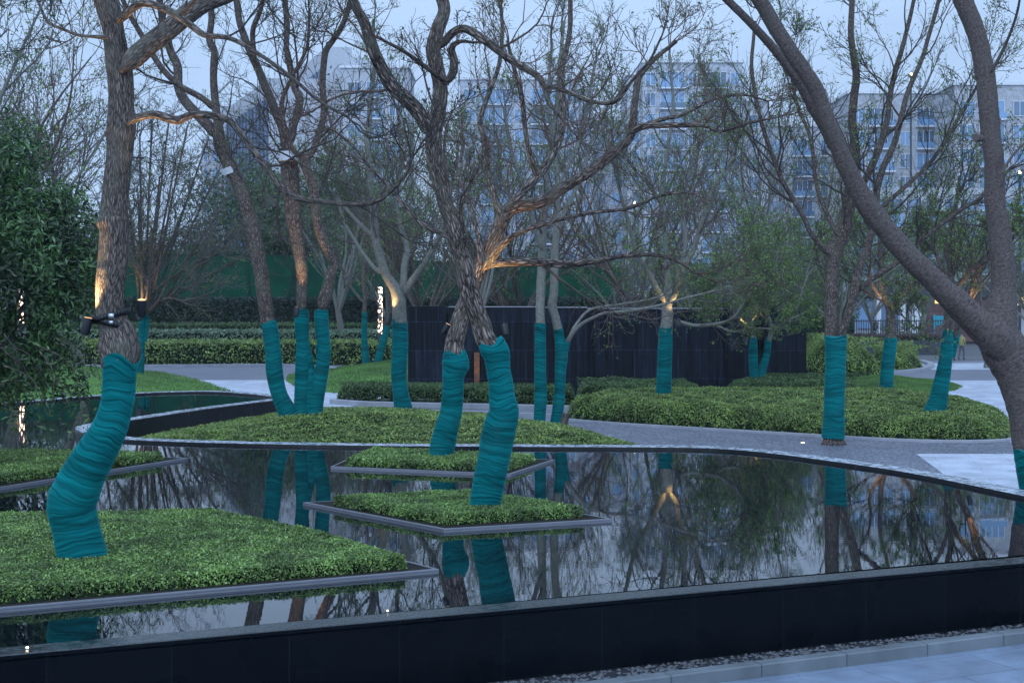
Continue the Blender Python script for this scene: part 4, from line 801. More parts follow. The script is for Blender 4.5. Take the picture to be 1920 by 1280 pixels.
tree('thickest straight wrapped trunk standing on the gravel at the kerb of the right bed', 39.4,
     [([(1562, 834, 44), (1562, 824, 36), (1562, 700, 28), (1560, 620, 27), (1559, 560, 26), (1560, 505, 27), (1563, 478, 32), (1575, 445, 29), (1588, 400, 25), (1596, 350, 22), (1604, 290, 19), (1598, 220, 16), (1605, 140, 14), (1595, 60, 12), (1600, -30, 10)], 1.5),
      ([(1558, 482, 14), (1545, 466, 10), (1522, 440, 9), (1503, 400, 9), (1472, 348, 9), (1448, 290, 8), (1425, 220, 8), (1410, 130, 7), (1415, 40, 6)], -1.5),
      ([(1578, 650, 15), (1580, 620, 15), (1590, 590, 15), (1601, 548, 17), (1611, 505, 14), (1630, 450, 14), (1641, 400, 13), (1650, 330, 12), (1680, 260, 11), (1700, 180, 10), (1735, 90, 8), (1760, 0, 7)], -1),
      ([(1604, 548, 12), (1640, 520, 10), (1690, 486, 9), (1740, 440, 8), (1800, 395, 7), (1845, 365, 6), (1900, 310, 5)], -2),
      ([(1590, 395, 14), (1615, 350, 13), (1640, 300, 13), (1662, 230, 11), (1672, 160, 10), (1700, 60, 8), (1720, -30, 7)], 0),
      ([(1575, 445, 10), (1550, 400, 9), (1530, 340, 8), (1520, 260, 7), (1490, 180, 6), (1480, 80, 5)], 2),
      ([(1640, 400, 9), (1680, 365, 8), (1730, 320, 8), (1770, 270, 7), (1810, 200, 6), (1850, 130, 5)], 1)],
     [[(1562, 821, 42), (1563, 800, 40), (1564, 760, 38), (1566, 700, 37), (1567, 660, 38), (1567, 631, 40)]],
     'bark_brown', 'twig_dark', GW, 'leaf_bud', 1.7, 1.0, .065, 31, 18, 2.4, up=.12, rmin=.006)
tree('wrapped trunk in front of the small grass mound, branches opening like a cup', 54,
     [([(1669, 645, 22), (1671, 620, 20), (1671, 595, 19), (1668, 575, 17), (1660, 558, 12), (1652, 535, 10), (1652, 500, 9), (1650, 450, 8), (1665, 380, 6)], 1),
      ([(1672, 590, 14), (1680, 568, 11), (1700, 545, 9), (1715, 520, 8), (1712, 480, 7), (1740, 420, 6), (1760, 350, 5)], -1),
      ([(1674, 585, 10), (1695, 565, 9), (1725, 545, 8), (1760, 520, 6), (1800, 500, 5)], 2), ([(1655, 560, 7), (1640, 540, 7), (1630, 515, 6), (1632, 470, 5), (1600, 400, 4)], -1)],
     [[(1661, 748, 26), (1662, 720, 25), (1664, 690, 24), (1668, 655, 24), (1671, 634, 23)]],
     'bark_brown', 'twig_dark', GW, 'leaf_bud', 1.3, 1.4, .075, 32, 12, 2.6, up=.10, rmin=.008)
tree('wrapped trunk slanting right with flared teal foot near the plaza', 43,
     [([(1778, 640, 15), (1778, 610, 14), (1776, 580, 14), (1780, 545, 12), (1783, 510, 11), (1775, 460, 9), (1790, 400, 8), (1800, 330, 6)], 1),
      ([(1790, 640, 10), (1800, 600, 11), (1820, 560, 12), (1832, 520, 14), (1850, 480, 10), (1880, 440, 8), (1910, 400, 6)], -.6), ([(1782, 560, 10), (1800, 530, 9), (1830, 500, 9), (1860, 480, 8), (1915, 430, 6)], -2),
      ([(1778, 600, 6), (1750, 620, 4), (1720, 615, 3), (1690, 590, 3)], -2), ([(1780, 545, 8), (1765, 500, 8), (1750, 460, 7), (1745, 400, 6)], 2)],
     [[(1752, 775, 42), (1758, 755, 36), (1765, 720, 29), (1772, 680, 25), (1776, 645, 23), (1778, 620, 20)], [(1786, 670, 10), (1792, 640, 11), (1796, 618, 11)]],
     'bark_brown', 'twig_dark', GW, 'leaf_bud', 1.3, 1.3, .07, 33, 12, 2.3, up=.10, rmin=.0065)
tree('wrapped tree with two teal stems in a narrow V before the black wall', 54.5,
     [([(1413, 645, 10), (1413, 620, 8), (1408, 590, 7), (1404, 550, 6), (1395, 500, 5), (1400, 440, 4)], 1), ([(1441, 645, 10), (1446, 615, 8), (1438, 580, 6), (1450, 530, 5), (1460, 460, 4)], -1),
      ([(1413, 620, 5), (1380, 590, 4), (1350, 560, 4), (1320, 540, 3)], -2), ([(1443, 620, 5), (1480, 600, 4), (1510, 585, 3)], 2), ([(1411, 600, 4), (1430, 560, 4), (1425, 500, 3)], -2)],
     [[(1417, 718, 18), (1413, 690, 16), (1412, 660, 16), (1413, 633, 13)], [(1424, 716, 18), (1430, 690, 15), (1437, 665, 13), (1442, 634, 11)]],
     'bark_grey', 'twig_grey', GW, 'leaf_bud', 2.2, 1.4, .085, 34, 10, 3.2, up=.04, rmin=.007)
# --- big tree at right edge
tree('massive smooth trunk at the right edge of the picture forking into two heavy limbs', 26,
     [([(1965, 975, 77), (1960, 930, 77), (1945, 860, 75), (1933, 800, 74), (1922, 750, 75), (1905, 700, 79), (1885, 655, 85), (1870, 620, 77), (1878, 575, 57), (1882, 530, 45), (1876, 450, 42), (1866, 370, 39), (1863, 300, 37), (1856, 230, 36), (1848, 150, 35), (1836, 80, 34), (1815, 20, 36), (1790, -40, 37), (1750, -140, 30), (1700, -250, 22)], .8),
      ([(1905, 690, 64), (1870, 640, 66), (1832, 604, 57), (1795, 568, 52), (1755, 530, 44), (1712, 488, 42), (1668, 440, 40), (1630, 390, 39), (1600, 338, 35), (1581, 298, 34), (1555, 235, 31), (1531, 170, 30), (1505, 130, 29), (1483, 98, 28), (1446, 38, 28), (1412, -20, 27), (1360, -110, 22), (1300, -200, 15)], -1.2),
      ([(1568, 290, 18), (1545, 240, 18), (1524, 205, 18), (1500, 160, 18), (1470, 115, 18), (1440, 78, 16), (1400, 36, 15), (1355, -8, 14), (1300, -60, 12), (1230, -110, 8)], -.6),
      ([(1848, 262, 18), (1838, 259, 15), (1830, 258, 13)], -.2),
      ([(1856, 140, 8), (1885, 85, 6), (1905, 30, 5), (1915, -20, 4)], -1), ([(1874, 330, 6), (1900, 290, 5), (1940, 250, 4)], .5)],
     [[(1968, 1010, 88), (1960, 930, 85), (1948, 880, 81), (1941, 846, 77)]],
     'bark_smooth', 'twig_dark', GW, 'leaf_bud_dark', .55, .8, .05, 35, 36, 1.3, base=(1968, 1000), up=.06, rmin=.004, m3=4)

# ------------------------------------------------------------------ background trees (prototypes copied)
def copy_tree(root, loc, rz, sc_, label, group=None):
    c = root.copy(); C.objects.link(c); c.location = tuple(loc); c.rotation_euler = (0, 0, rz); c.scale = (sc_,) * 3; c['label'] = label
    if group: c['group'] = group
    for ch in list(root.children):
        d = ch.copy(); C.objects.link(d); d.parent = c
    return c
def bare_proto(seed, label, loc, H=9.5, fork=2.6, nl=6, r0=.17, spread=.35, leafm='leaf_bud', leafn=.8, twig='twig_grey', bark='bark_grey', group='bare background trees behind the garden', rmin=.010, leaf=.10, L=1.0, up=.10, name='bare_tree'):
    rs = np.random.RandomState(seed); root = empty(name, loc, label, 'tree', group); loc = np.array(loc)
    st = np.array([(0, 0, -.1, r0 * 1.25), (rs.normal() * .1, rs.normal() * .1, fork * .5, r0), (rs.normal() * .15, rs.normal() * .15, fork, r0 * .9)]); s = cr_spline(st, 20)
    tr = MB(); tr.tube(s[:, :3] + loc, s[:, 3], 10, 0, barkfun(seed, .05)); top = st[-1, :3]; LP = []; LR = []
    for k in range(nl):
        a = k / nl * 6.283 + rs.normal() * .3; d = np.array([math.cos(a) * spread, math.sin(a) * spread, 1]); pts = [np.append(top - [0, 0, .15], r0 * .6)]; p = top.copy(); Lh = (H - fork) * (.6 + .3 * rs.rand())
        for j in range(5):
            d = d + rs.normal(size=3) * .13 + np.array([0, 0, .02]); d /= np.linalg.norm(d); p = p + d * Lh / 5; pts.append(np.append(p, r0 * .55 * (1 - .16 * (j + 1))))
        w = cr_spline(np.array(pts), 16); LP.append(w[:, :3] + loc); LR.append(w[:, 3]); tr.tube(w[:, :3] + loc, w[:, 3], 7, 0)
    bld(tr, 'trunk', M[bark], root); LP = np.array(LP); LR = np.array(LR)
    P1, R1 = spawn(LP, LR, 7, .15, 1, 35, H * .30 * L, .5, 8, up, .13, rs, rmin=rmin * 1.6); l1 = np.linalg.norm(np.diff(P1, axis=1), axis=2).sum(1)
    P2, R2 = spawn(P1, R1, 6, .15, 1, 35, l1 * .55, .6, 6, up, .16, rs, rmin=rmin * 1.2); l2 = np.linalg.norm(np.diff(P2, axis=1), axis=2).sum(1)
    P3, R3 = spawn(P2, R2, 4, .2, 1, 33, l2 * .6, .7, 4, up * .5, .2, rs, rmin=rmin)
    cb = MB(); cb.batch(P1, R1, 5); cb.batch(P2, R2, 3); cb.batch(P3, R3, 3); bld(cb, 'branches', M[twig], root)
    K = int(len(P3) * 3 * leafn); i = rs.randint(0, len(P3), K); j = rs.randint(0, 4, K)
    lb = MB(); lb.leaves(P3[i, j] + rs.normal(size=(K, 3)) * .08, leaf, None, 1.5, .55, 0, rs); bld(lb, 'leaves', M[leafm], root, False)
    return root
def gp(px, Y, z=GZ): return ((px - 960) / F * Y, Y, z)
GB = 'bare background trees behind the garden'
pA = bare_proto(51, 'bare grey tree rising behind the left end of the black wall', gp(880, 66), 13, 2.4, 6, .17)
pB = bare_proto(52, 'bare reddish tree with wide limbs behind the middle of the black wall', gp(965, 70), 12.5, 2.0, 7, .19, .6, twig='twig_brown', bark='bark_brown')
pG = bare_proto(53, 'young leafing green tree behind the right part of the black wall', gp(1330, 64), 8.5, 1.8, 7, .13, .6, leafn=1.1, leaf=.11, group='young green leafing trees on the right', name='leafing_tree')
for src, px, Y, rz, s_, lab in ((pB, 1190, 74, 2.2, 1.1, 'bare tree behind the wall left of the upright wrapped trunk'),
                                (pA, 1400, 82, 4.4, 1.2, 'bare tree before the gap beside the middle apartment tower'),
                                (pB, 800, 80, 4.0, 1.05, 'bare tree between the hoarding and the centre leaning trunks'), (pA, 640, 92, 5.0, 1.15, 'bare tree before the hoarding right of the three stemmed tree'),
                                
                                (pB, -60, 66, 2.9, 1.35, 'bare tree above the glossy evergreen at upper left'), (pA, 40, 70, 3.9, 1.3, 'bare tree reaching in from the left edge'),  (pA, -160, 44, 5.5, 1.25, 'bare tree at upper left whose branches reach over from outside'),
                                (pA, 150, 75, 2.0, 1.2, 'bare tree in the gap left of the nearest trunk'), (pB, 1480, 90, .4, 1.2, 'bare tree beyond the right end of the black wall')):
    copy_tree(src, gp(px, Y), rz, s_, lab)
for src, px, Y, rz, s_, lab in ((pG, 1450, 66, 1.0, .95, 'young leafing tree above the right end of the black wall'), (pG, 1560, 78, 2.1, 1.05, 'young leafing tree behind the thickest straight trunk'),
                                (pG, 1725, 108, 3.3, 1.35, 'young leafing tree between the fork of the big right limbs'), (pG, 1850, 80, 4.1, 1.1, 'young leafing tree behind the right upright limb'),
                                (pG, 1180, 86, 5.2, 1.0, 'young leafing tree right of the turf hoarding end'), (pG, 1640, 106, .3, 1.2, 'young leafing tree behind the cup shaped wrapped tree'),
                                (pG, 720, 100, 1.9, 1.25, 'light green leafing tree above the lit column'), (pG, 1940, 70, 2.6, 1.1, 'young leafing tree at the right edge behind the massive trunk')):
    copy_tree(src, gp(px, Y), rz, s_, lab)

def leafy(seed, name, label, loc, crown, nleaf, leaf, m, group, cat='tree', clumps=60, trunk_h=2.0, r0=.18, fill=.75, gap=None, droop=0, asp=.42):
    """crown = (cx,cy,cz,rx,ry,rz) relative to loc"""
    rs = np.random.RandomState(seed); root = empty(name, loc, label, cat, group); loc = np.array(loc); c = np.array(crown[:3]); rr = np.array(crown[3:])
    u = rs.normal(size=(clumps, 3)); u /= np.linalg.norm(u, axis=1)[:, None]; cc = c + u * rr * (fill * rs.rand(clumps, 1) ** .35) ; cr_ = rr.mean() * rs.uniform(.16, .34, clumps)
    k = rs.choice(clumps, nleaf, p=cr_ ** 2 / (cr_ ** 2).sum()); d = rs.normal(size=(nleaf, 3)); d /= np.linalg.norm(d, axis=1)[:, None]
    pos = cc[k] + d * (cr_[k] * (.55 + .5 * rs.rand(nleaf)))[:, None]
    w_ = pos + loc; qx = w_[:, 0] / w_[:, 1] * F + 960; qy = HZ - (w_[:, 2] - CZ) / w_[:, 1] * F
    if gap is not None: ok = ~((np.abs(qx - gap[0]) < gap[1]) & (qy > gap[2]) & (qy < gap[3]) & (rs.rand(nleaf) < .93)); pos, d = pos[ok], d[ok]
    lb = MB(); lb.leaves(pos + loc, leaf, d * .8 + np.array([0, 0, .4]), .7, asp, 0, rs)
    if droop:
        a0 = rs.uniform(-1.2, 2.0, droop); st0 = np.stack([c[0] + a0, rs.uniform(-1.6, .4, droop), rs.uniform(1.5, 2.5, droop)], 1); en = st0 + np.stack([rs.uniform(.1, .9, droop), rs.uniform(-.4, .3, droop), rs.uniform(-1.15, -.35, droop)], 1)
        en[:, 0] = np.minimum(en[:, 0], 2.45); dp = np.stack([st0, (st0 + en) / 2 + [.15, 0, .12], en], 1); dp = np.stack([cr_spline(q, 8) for q in dp]); DR = (dp, rs.randint(0, droop, droop * 34), rs.randint(1, 8, droop * 34))
        lb.leaves(dp[DR[1], DR[2]] + rs.normal(size=(droop * 34, 3)) * .085 + loc, leaf, None, 1.2, asp, 0, rs)
    bld(lb, 'crown', M[m], root, False)
    tb = MB(); s = cr_spline(np.array([(0, 0, -.1), (0.05, 0, trunk_h * .5), tuple(c * np.array([.6, .6, .7]))]), 12); tb.tube(s + loc, np.linspace(r0, r0 * .5, 12), 9, 0, barkfun(seed))
    q = rs.choice(clumps, min(26, clumps), replace=False); st = s[rs.randint(5, 11, len(q))]; br = np.stack([st, st * .5 + cc[q] * .5 + rs.normal(size=(len(q), 3)) * .12 + [0, 0, -.1], cc[q]], 1)
    br = np.stack([cr_spline(b, 7) for b in br]); tb.batch(br + loc, np.tile(np.linspace(r0 * .3, r0 * .06, 7), (len(br), 1)), 5)
    tw, twr = spawn(br, np.tile(np.linspace(.02, .006, 7), (len(br), 1)), 8, .4, 1, 45, rr.mean() * .35, .7, 5, 0, .25, rs, rmin=.005); tb.batch(tw + loc, twr, 3)
    if droop: tb.batch(dp + loc, np.tile(np.linspace(.014, .004, 8), (droop, 1)), 4)
    bld(tb, 'trunk', M['bark_brown'], root); return root
leafy(61, 'evergreen_tree', 'bushy glossy evergreen tree with drooping low leaves at the left edge', gp(-60, 29, .05), (.1, 0, 3.75, 2.4, 2.0, 2.8), 46000, .14, 'leaf_ever', None, clumps=130, trunk_h=2.0, r0=.13, fill=.82, gap=(41, 13, 535, 640), droop=70, asp=.34)
leafy(62, 'evergreen_tree', 'second glossy evergreen close behind the bushy one at the left edge', gp(-90, 42, GZ), (.6, 0, 3.6, 2.6, 1.8, 2.9), 24000, .14, 'leaf_ever', None, clumps=90, fill=.85, gap=(41, 9, 540, 632))
e1 = leafy(63, 'evergreen_tree', 'large rounded dark evergreen behind the hoarding, left of the three stems', gp(470, 124), (0, 0, 8.4, 6.6, 5, 6.3), 18000, .34, 'leaf_far', 'dark evergreens beyond the hoarding', clumps=110, trunk_h=4, r0=.3, fill=.88)
for px, Y, rz, s_, lab in ((290, 126, 4.4, .60, 'dark evergreen beyond the hoarding directly right of the nearest trunk'), (120, 130, 3.4, .72, 'dark evergreen beyond the hoarding behind the glossy evergreen'), (-60, 124, 5.4, .74, 'dark evergreen beyond the hoarding outside the left edge'), (360, 132, 1, .62, 'dark evergreen beyond the hoarding near the nearest trunk'), (600, 128, 2.2, 1.02, 'dark evergreen beyond the hoarding behind the three stemmed tree'), (740, 130, 3.3, .86, 'dark evergreen beyond the hoarding above the lit column'), (880, 132, 4.2, .60, 'low dark evergreen beyond the hoarding left of the crossing trunks'), (1010, 134, 5.2, .55, 'low dark evergreen beyond the hoarding right of the crossing trunks'), (1130, 138, .7, .50, 'lowest dark evergreen at the right end of the hoarding'), (190, 128, 1.5, .74, 'dark evergreen beyond the hoarding behind the nearest trunk'), (50, 122, 2.5, .74, 'dark evergreen beyond the hoarding at the left edge'), (1540, 96, 3.0, .42, 'small dense evergreen just right of the black wall end'), (1300, 120, 5.9, .45, 'small dark evergreen before the base of the middle tower')):
    copy_tree(e1, gp(px, Y), rz, s_, lab)

# ------------------------------------------------------------------ buildings
def window_mesh(w, h, name, mull=1, slab=True):
    m = MB(); m.box((-w / 2, -.02, 0), (w / 2, .1, h), 0); fr = .07
    m.box((-w / 2 - fr, -.07, -fr), (w / 2 + fr, .0, 0), 1); m.box((-w / 2 - fr, -.07, h), (w / 2 + fr, .0, h + fr), 1)
    for k in range(mull + 2):
        x = -w / 2 + (w) * k / (mull + 1); m.box((x - fr / 2, -.075, .0), (x + fr / 2, -.021, h), 1)
    o = m.build(name, [M['glass'], M['white_paint']], None, False); me = o.data; bpy.data.objects.remove(o); return me
WM = {}
def wmesh(w, h, mull):
    k = (round(w, 2), round(h, 2), mull)
    if k not in WM: WM[k] = window_mesh(w, h, 'window', mull)
    return WM[k]
def tower(label, xa, xb, ytop, Y, cols, fh=2.95, depth=14, wall='wall_tower', name='apartment_tower', parapet=1.6, blind=(), ymin=560, roofbox=None, slabs=True, mull=1, skip=()):
    x0 = (xa - 960) / F * Y; x1 = (xb - 960) / F * Y; zt = CZ + (HZ - ytop) / F * Y
    r = empty(name, ((x0 + x1) / 2, Y, GZ), label, 'building'); m = MB(); m.box((x0, Y, GZ), (x1, Y + depth, zt)); bld(m, 'wall', M[wall], r, False)
    m = MB(); m.box((x0 - .25, Y - .25, zt + .003), (x1 + .25, Y + depth + .25, zt + .35)); bld(m, 'roof', M['slab'], r, False)
    if roofbox:
        for a, b, h in roofbox: m = MB(); m.box(((a - 960) / F * Y, Y + 2, zt + .36), ((b - 960) / F * Y, Y + 8, zt + .36 + h)); bld(m, 'roof_housing', M[wall], r, False)
    nf = int((zt - parapet - GZ) / fh); cnt = 0
    for fl in range(nf):
        zb = zt - parapet - (fl + 1) * fh + .75
        yp = HZ - (zb - CZ) / Y * F
        if yp > ymin + 45: continue
        for ci, (ca, cb_, kind) in enumerate(cols):
            if (fl, ci) in skip: continue
            a = x0 + (x1 - x0) * ca; b = x0 + (x1 - x0) * cb_
            o = bpy.data.objects.new('window' if kind != 'b' else 'balcony', wmesh(b - a, 1.75 if kind != 'b' else 2.05, mull + (kind == 'b') * 2)); C.objects.link(o); o.parent = r
            o.location = ((a + b) / 2 - (x0 + x1) / 2, -.0 - (.05 if kind != 'b' else .06), zb - GZ - (0.2 if kind == 'b' else 0)); cnt += 1
        if slabs:
            for (ca, cb_, kind) in cols:
                if kind == 'b':
                    a = x0 + (x1 - x0) * ca; b = x0 + (x1 - x0) * cb_; m = MB(); m.box((a - .15, Y - .95, zb - .62), (b + .15, Y - .004, zb - .42)); m.box((a - .1, Y - .93, zb - .41), (b + .1, Y - .88, zb + .35), 1)
                    bld(m, 'balcony_slab', [M['slab'], M['glass']], r, False)
    return r
cA = [(.03, .13, 'w'), (.18, .42, 'b'), (.46, .54, 'w'), (.60, .84, 'b'), (.88, .97, 'w')]
tower('apartment tower left of centre with pale cladding and blue balconies', 862, 1085, 150, 232, cA, wall='wall_tower', parapet=1.0)
tower('narrow stepped wing on the right side of the left of centre tower', 1085, 1112, 168, 233, [(.3, .8, 'w')], wall='wall_tower', mull=0)
tower('low link block in the gap between the two middle towers', 1112, 1180, 226, 236, [(.1, .35, 'w'), (.5, .8, 'w')], mull=0)
tower('tallest middle apartment tower behind the upright wrapped trunk', 1205, 1392, 118, 225, cA, wall='wall_tower', parapet=1.0)
tower('narrow stepped wing on the left side of the tallest middle tower', 1176, 1205, 142, 226, [(.3, .8, 'w')], mull=0)
tower('pale side wing on the right of the tallest middle tower', 1392, 1440, 190, 226, [(.25, .6, 'w')], wall='wall_white', mull=0)
tower('lower apartment block right of the tallest middle tower', 1440, 1592, 238, 228, [(.05, .2, 'w'), (.3, .55, 'b'), (.65, .9, 'b')], wall='wall_tower', roofbox=[(1448, 1462, 1.6)])
tower('apartment block with two roof steps behind the big right limb', 1592, 1790, 176, 205, [(.02, .15, 'w'), (.18, .42, 'b'), (.48, .58, 'w'), (.64, .88, 'b')], wall='wall_warm')
tower('apartment block at the upper right corner behind the upright limb', 1790, 2080, 160, 195, [(.03, .13, 'w'), (.16, .32, 'b'), (.38, .46, 'w'), (.5, .68, 'b'), (.75, .95, 'b')], wall='wall_warm')
tower('apartment tower behind the three stemmed tree with stacked windows', 640, 765, 128, 222, [(.1, .3, 'w'), (.38, .62, 'b'), (.72, .9, 'w')], wall='wall_white', roofbox=[(650, 700, 1.4)])
# finned building at left: two stepped blocks with slanting side facades
def finned(label, xa, ya, Ya, xb, yb, Yb, xc, depth_end, nf):
    a = P(xa, ya, Ya); b = P(xb, yb, Yb); zt = a[2]; r = empty('office_building', (b[0], b[1], GZ), label, 'building')
    b[2] = zt; c = np.array([(xc - 960) / F * (Yb + .5), Yb + .5, zt]); m = MB()
    A, B_, C_ = a[:2], b[:2], c[:2]; D = C_ + (A - B_)
    V = [(*q, z) for z in (GZ, zt) for q in (A, B_, C_, D)]
    m.quads(V, [(0, 1, 5, 4), (1, 2, 6, 5), (2, 3, 7, 6), (3, 0, 4, 7), (4, 5, 6, 7)]); bld(m, 'wall', M['wall_white'], r, False)
    ab = B_ - A; L = np.linalg.norm(ab); e = ab / L; nn = np.array([e[1], -e[0]])
    for k in range(nf):
        q = A + ab * (k + .5) / nf + nn * .15; mm = MB(); mm.obox((q[0], q[1], (GZ + zt) / 2 - 1.0), np.array([*(e * L / nf * .24), 0]), np.array([*(nn * .15), 0]), np.array([0, 0, (zt - GZ) / 2 - 1.8])); bld(mm, 'facade_fin', M['fin'], r, False)
    return r
finned('finned office wing with slanting roofline at far left', 425, 204, 262, 505, 160, 225, 640, 0, 13)
finned('taller finned office wing behind the three stemmed tree', 538, 150, 268, 612, 106, 232, 660, 0, 12)
tower('plain pale stair block at the left end of the finned office', 415, 428, 200, 268, [], wall='wall_white', slabs=False)
tower('low striped block at the far left below the finned office', 378, 418, 262, 270, [(.1, .3, 'w'), (.5, .8, 'w')], wall='wall_white', mull=0)

# podium building at right
Yp = 118.
r = empty('shop_building', gp(1760, Yp), 'low shop building with white piers, dark glass and brick panels at the right', 'building')
def pb_(name, xa, xb, ya, yb, dy, th, m):
    mm = MB(); mm.box(((xa - 960) / F * Yp, Yp + dy, CZ - (yb - HZ) / F * Yp), ((xb - 960) / F * Yp, Yp + dy + th, CZ - (ya - HZ) / F * Yp)); bld(mm, name, m, r, False)
pb_('wall', 1600, 2100, 350, 644, 1.2, 8, M['wall_white'])
pb_('fascia', 1600, 2100, 528, 556, .2, .9, M['dark_metal'])
pb_('window', 1612, 1648, 560, 616, 1.0, .15, M['glass'])
pb_('window', 1655, 1690, 560, 616, 1.0, .15, M['glass'])
pb_('pier', 1646, 1654, 556, 640, .3, .85, M['white_paint'])
pb_('pier', 1690, 1700, 556, 640, .3, .85, M['white_paint'])
pb_('pier', 1707, 1728, 570, 640, .0, 1.15, M['white_paint'])
pb_('brick_panel', 1735, 1780, 556, 640, .5, .65, M['brick'])
pb_('sign_panel', 1755, 1772, 592, 610, .4, .08, M['teal_sign'])
pb_('downpipe', 1752, 1756, 590, 625, .3, .1, M['teal_sign'])
pb_('brick_panel', 1790, 1890, 556, 640, .5, .65, M['brick'])
pb_('glowing_awning', 1895, 1960, 556, 572, -.1, .28, M['glow_yellow'])  # yellow awning, its glow put in by emission
pb_('glowing_patch', 1818, 1832, 565, 572, .4, .08, M['glow_yellow'])  # small yellow awning made to glow
pb_('glowing_patch', 1756, 1764, 562, 569, .4, .08, M['glow_yellow'])  # small yellow patch made to glow
for yy in range(372, 520, 30):
    for xx in range(1610, 1930, 34): pb_('window', xx, xx + 22, yy, yy + 20, 1.05, .14, M['glass']); pb_('window_sill', xx - 2, xx + 24, yy + 20.6, yy + 23, .9, .29, M['white_paint'])
# retaining planter wall with railing and shrubs
r = empty('retaining_wall', gp(1680, 97), 'dark grey retaining planter wall in front of the shops on the right', 'wall')
m = MB(); m.box(gp(1520, 97), (gp(1765, 97)[0], 98, CZ - (638 - HZ) / F * 97)); bld(m, 'wall', M['dark_metal'], r, False)
bed('flower_bed', 'reddish low flowers on top of the dark retaining wall on the right', 'flowers', wY([(1520, 97.1), (1764, 97.1), (1764, 101), (1520, 101)]), .25, .35, .3, .1, 120, mat_leaf('reddish flower leaves', [(.05, .06, .03), (.12, .06, .06), (.16, .09, .10)]), seed=40, spacing=.5)
r = empty('iron_railing', gp(1700, 103), 'dark iron railing behind the flower bed on the right', 'railing')
m = MB(); m.box((gp(1530, 103)[0], 103, 1.35), (gp(1800, 103)[0], 103.05, 1.42)); bld(m, 'rail', M['dark_metal'], r, False)
for k in range(60):
    x = gp(1530 + k * 4.5, 103)[0]; m = MB(); m.box((x - .025, 103.055, .2), (x + .025, 103.09, 1.5 + (.25 if k % 8 == 0 else 0))); bld(m, 'bar', M['dark_metal'], r, False)

# ------------------------------------------------------------------ lit columns, lamps
def column_light(px, Y, yt, yb, w, label):
    a = P(px, yt, Y); r = empty('column_light', (a[0], Y, GZ), label, 'column light', 'perforated lit column lights'); rr = w / F * Y / 2; m = MB()
    zb = CZ - (yb - HZ) / F * Y; m.tube([(a[0], Y, zb), (a[0], Y, (zb + a[2]) / 2), (a[0], Y, a[2])], [rr] * 3, 14); bld(m, 'light_shaft', M['column'], r)
    m = MB(); m.tube([(a[0], Y, GZ), (a[0], Y, zb - .002)], [rr * 1.3] * 2, 12); m.tube([(a[0], Y, a[2] + .002), (a[0], Y, a[2] + .12)], [rr * 1.1] * 2, 12); bld(m, 'base', M['dark_metal'], r)
column_light(41, 70, 540, 632, 9, 'perforated glowing column light seen through the evergreen at the left edge')
column_light(713, 84, 538, 626, 8, 'perforated glowing column light behind the twin stemmed wrapped tree')
def street_lamp(px, py, Y, label):
    a = P(px, py, Y); r = empty('street_lamp', (a[0], Y, GZ), label, 'street lamp', 'far street lamps'); m = MB(); m.tube([(a[0], Y, GZ), (a[0], Y, a[2])], [.1, .07], 8); bld(m, 'pole', M['dark_metal'], r)
    m = MB(); m.tube([(a[0], Y, a[2] + .02), (a[0], Y, a[2] + .2)], [.09, .06], 10); bld(m, 'lamp_head', M['lamp'], r)
street_lamp(1190, 382, 150, 'small lit street lamp before the low link block')
street_lamp(1708, 142, 120, 'tall lit street lamp above the roofs between the big limbs')
street_lamp(1912, 326, 100, 'lit street lamp at the right edge')

def aim(o, d):
    o.rotation_euler = Vector(d).to_track_quat('-Z', 'Y').to_euler()
def spotlight(px, py, Y, tx, ty, tY, power, label, size=1.0, strap=None, ang=60, warm=(1, .62, .27)):
    a = P(px, py, Y); t = P(tx, ty, tY); d = (t - a) / np.linalg.norm(t - a); r = empty('spotlight', a, label, 'spotlight', 'black spotlights clamped to the tree trunks')
    h = .115 * size; m = MB(); m.tube([a - d * h, a - d * h * .6, a + d * h], [.045 * size, .062 * size, .068 * size], 20); bld(m, 'housing', M['cover'], r)
    m = MB(); m.tube([a + d * (h + .001), a + d * (h + .006)], [.052 * size] * 2, 16); bld(m, 'lens', M['lens'], r)
    if strap:
        sx, sy, sw, sY = strap; c = P(sx, sy, sY); rad = sw / F * sY / 2; m = MB()
        for tilt, dz in ((.06, .035), (-.05, -.035)):
            th = np.linspace(0, 2 * math.pi, 33); pts = np.stack([c[0] + rad * 1.04 * np.cos(th), c[1] + rad * 1.04 * np.sin(th), c[2] + dz + tilt * np.cos(th)], 1)
            for i in range(32):
                p0, p1 = pts[i], pts[i + 1]; m.obox((p0 + p1) / 2, (p1 - p0) * .52, np.array([0, 0, .036]), np.append((((p0 + p1) / 2 - c)[:2]) / rad * .005, 0))
        bld(m, 'strap', M['cover'], r)
        e = c + np.array([math.copysign(rad * 1.05, a[0] - c[0]), -.05, 0]); m = MB(); m.tube([e, (e + a) / 2 + [0, 0, -.06], a - d * h * .5], [.018] * 3, 8); m.tube([e - [0, .05, 0], e + [0, .05, 0]], [.045, .045], 12); bld(m, 'bracket', M['cover'], r)
        m = MB(); k = c + np.array([rad * .25, -rad * 1.02, .04]); m.obox(k, (.03, 0, 0), (0, .012, 0), (0, 0, .028)); m.obox(k - [0, 0.002, .075], (.022, 0, 0), (0, .012, 0), (0, 0, .02)); bld(m, 'buckle', M['steel'], r)
    L = bpy.data.lights.new('beam', 'SPOT'); L.energy = power; L.color = warm; L.spot_size = R(ang); L.spot_blend = .7; L.shadow_soft_size = .04
    lo = bpy.data.objects.new('beam', L); C.objects.link(lo); lo.parent = r; lo.location = tuple(d * (h + .03)); aim(lo, d)
SP = 3.2
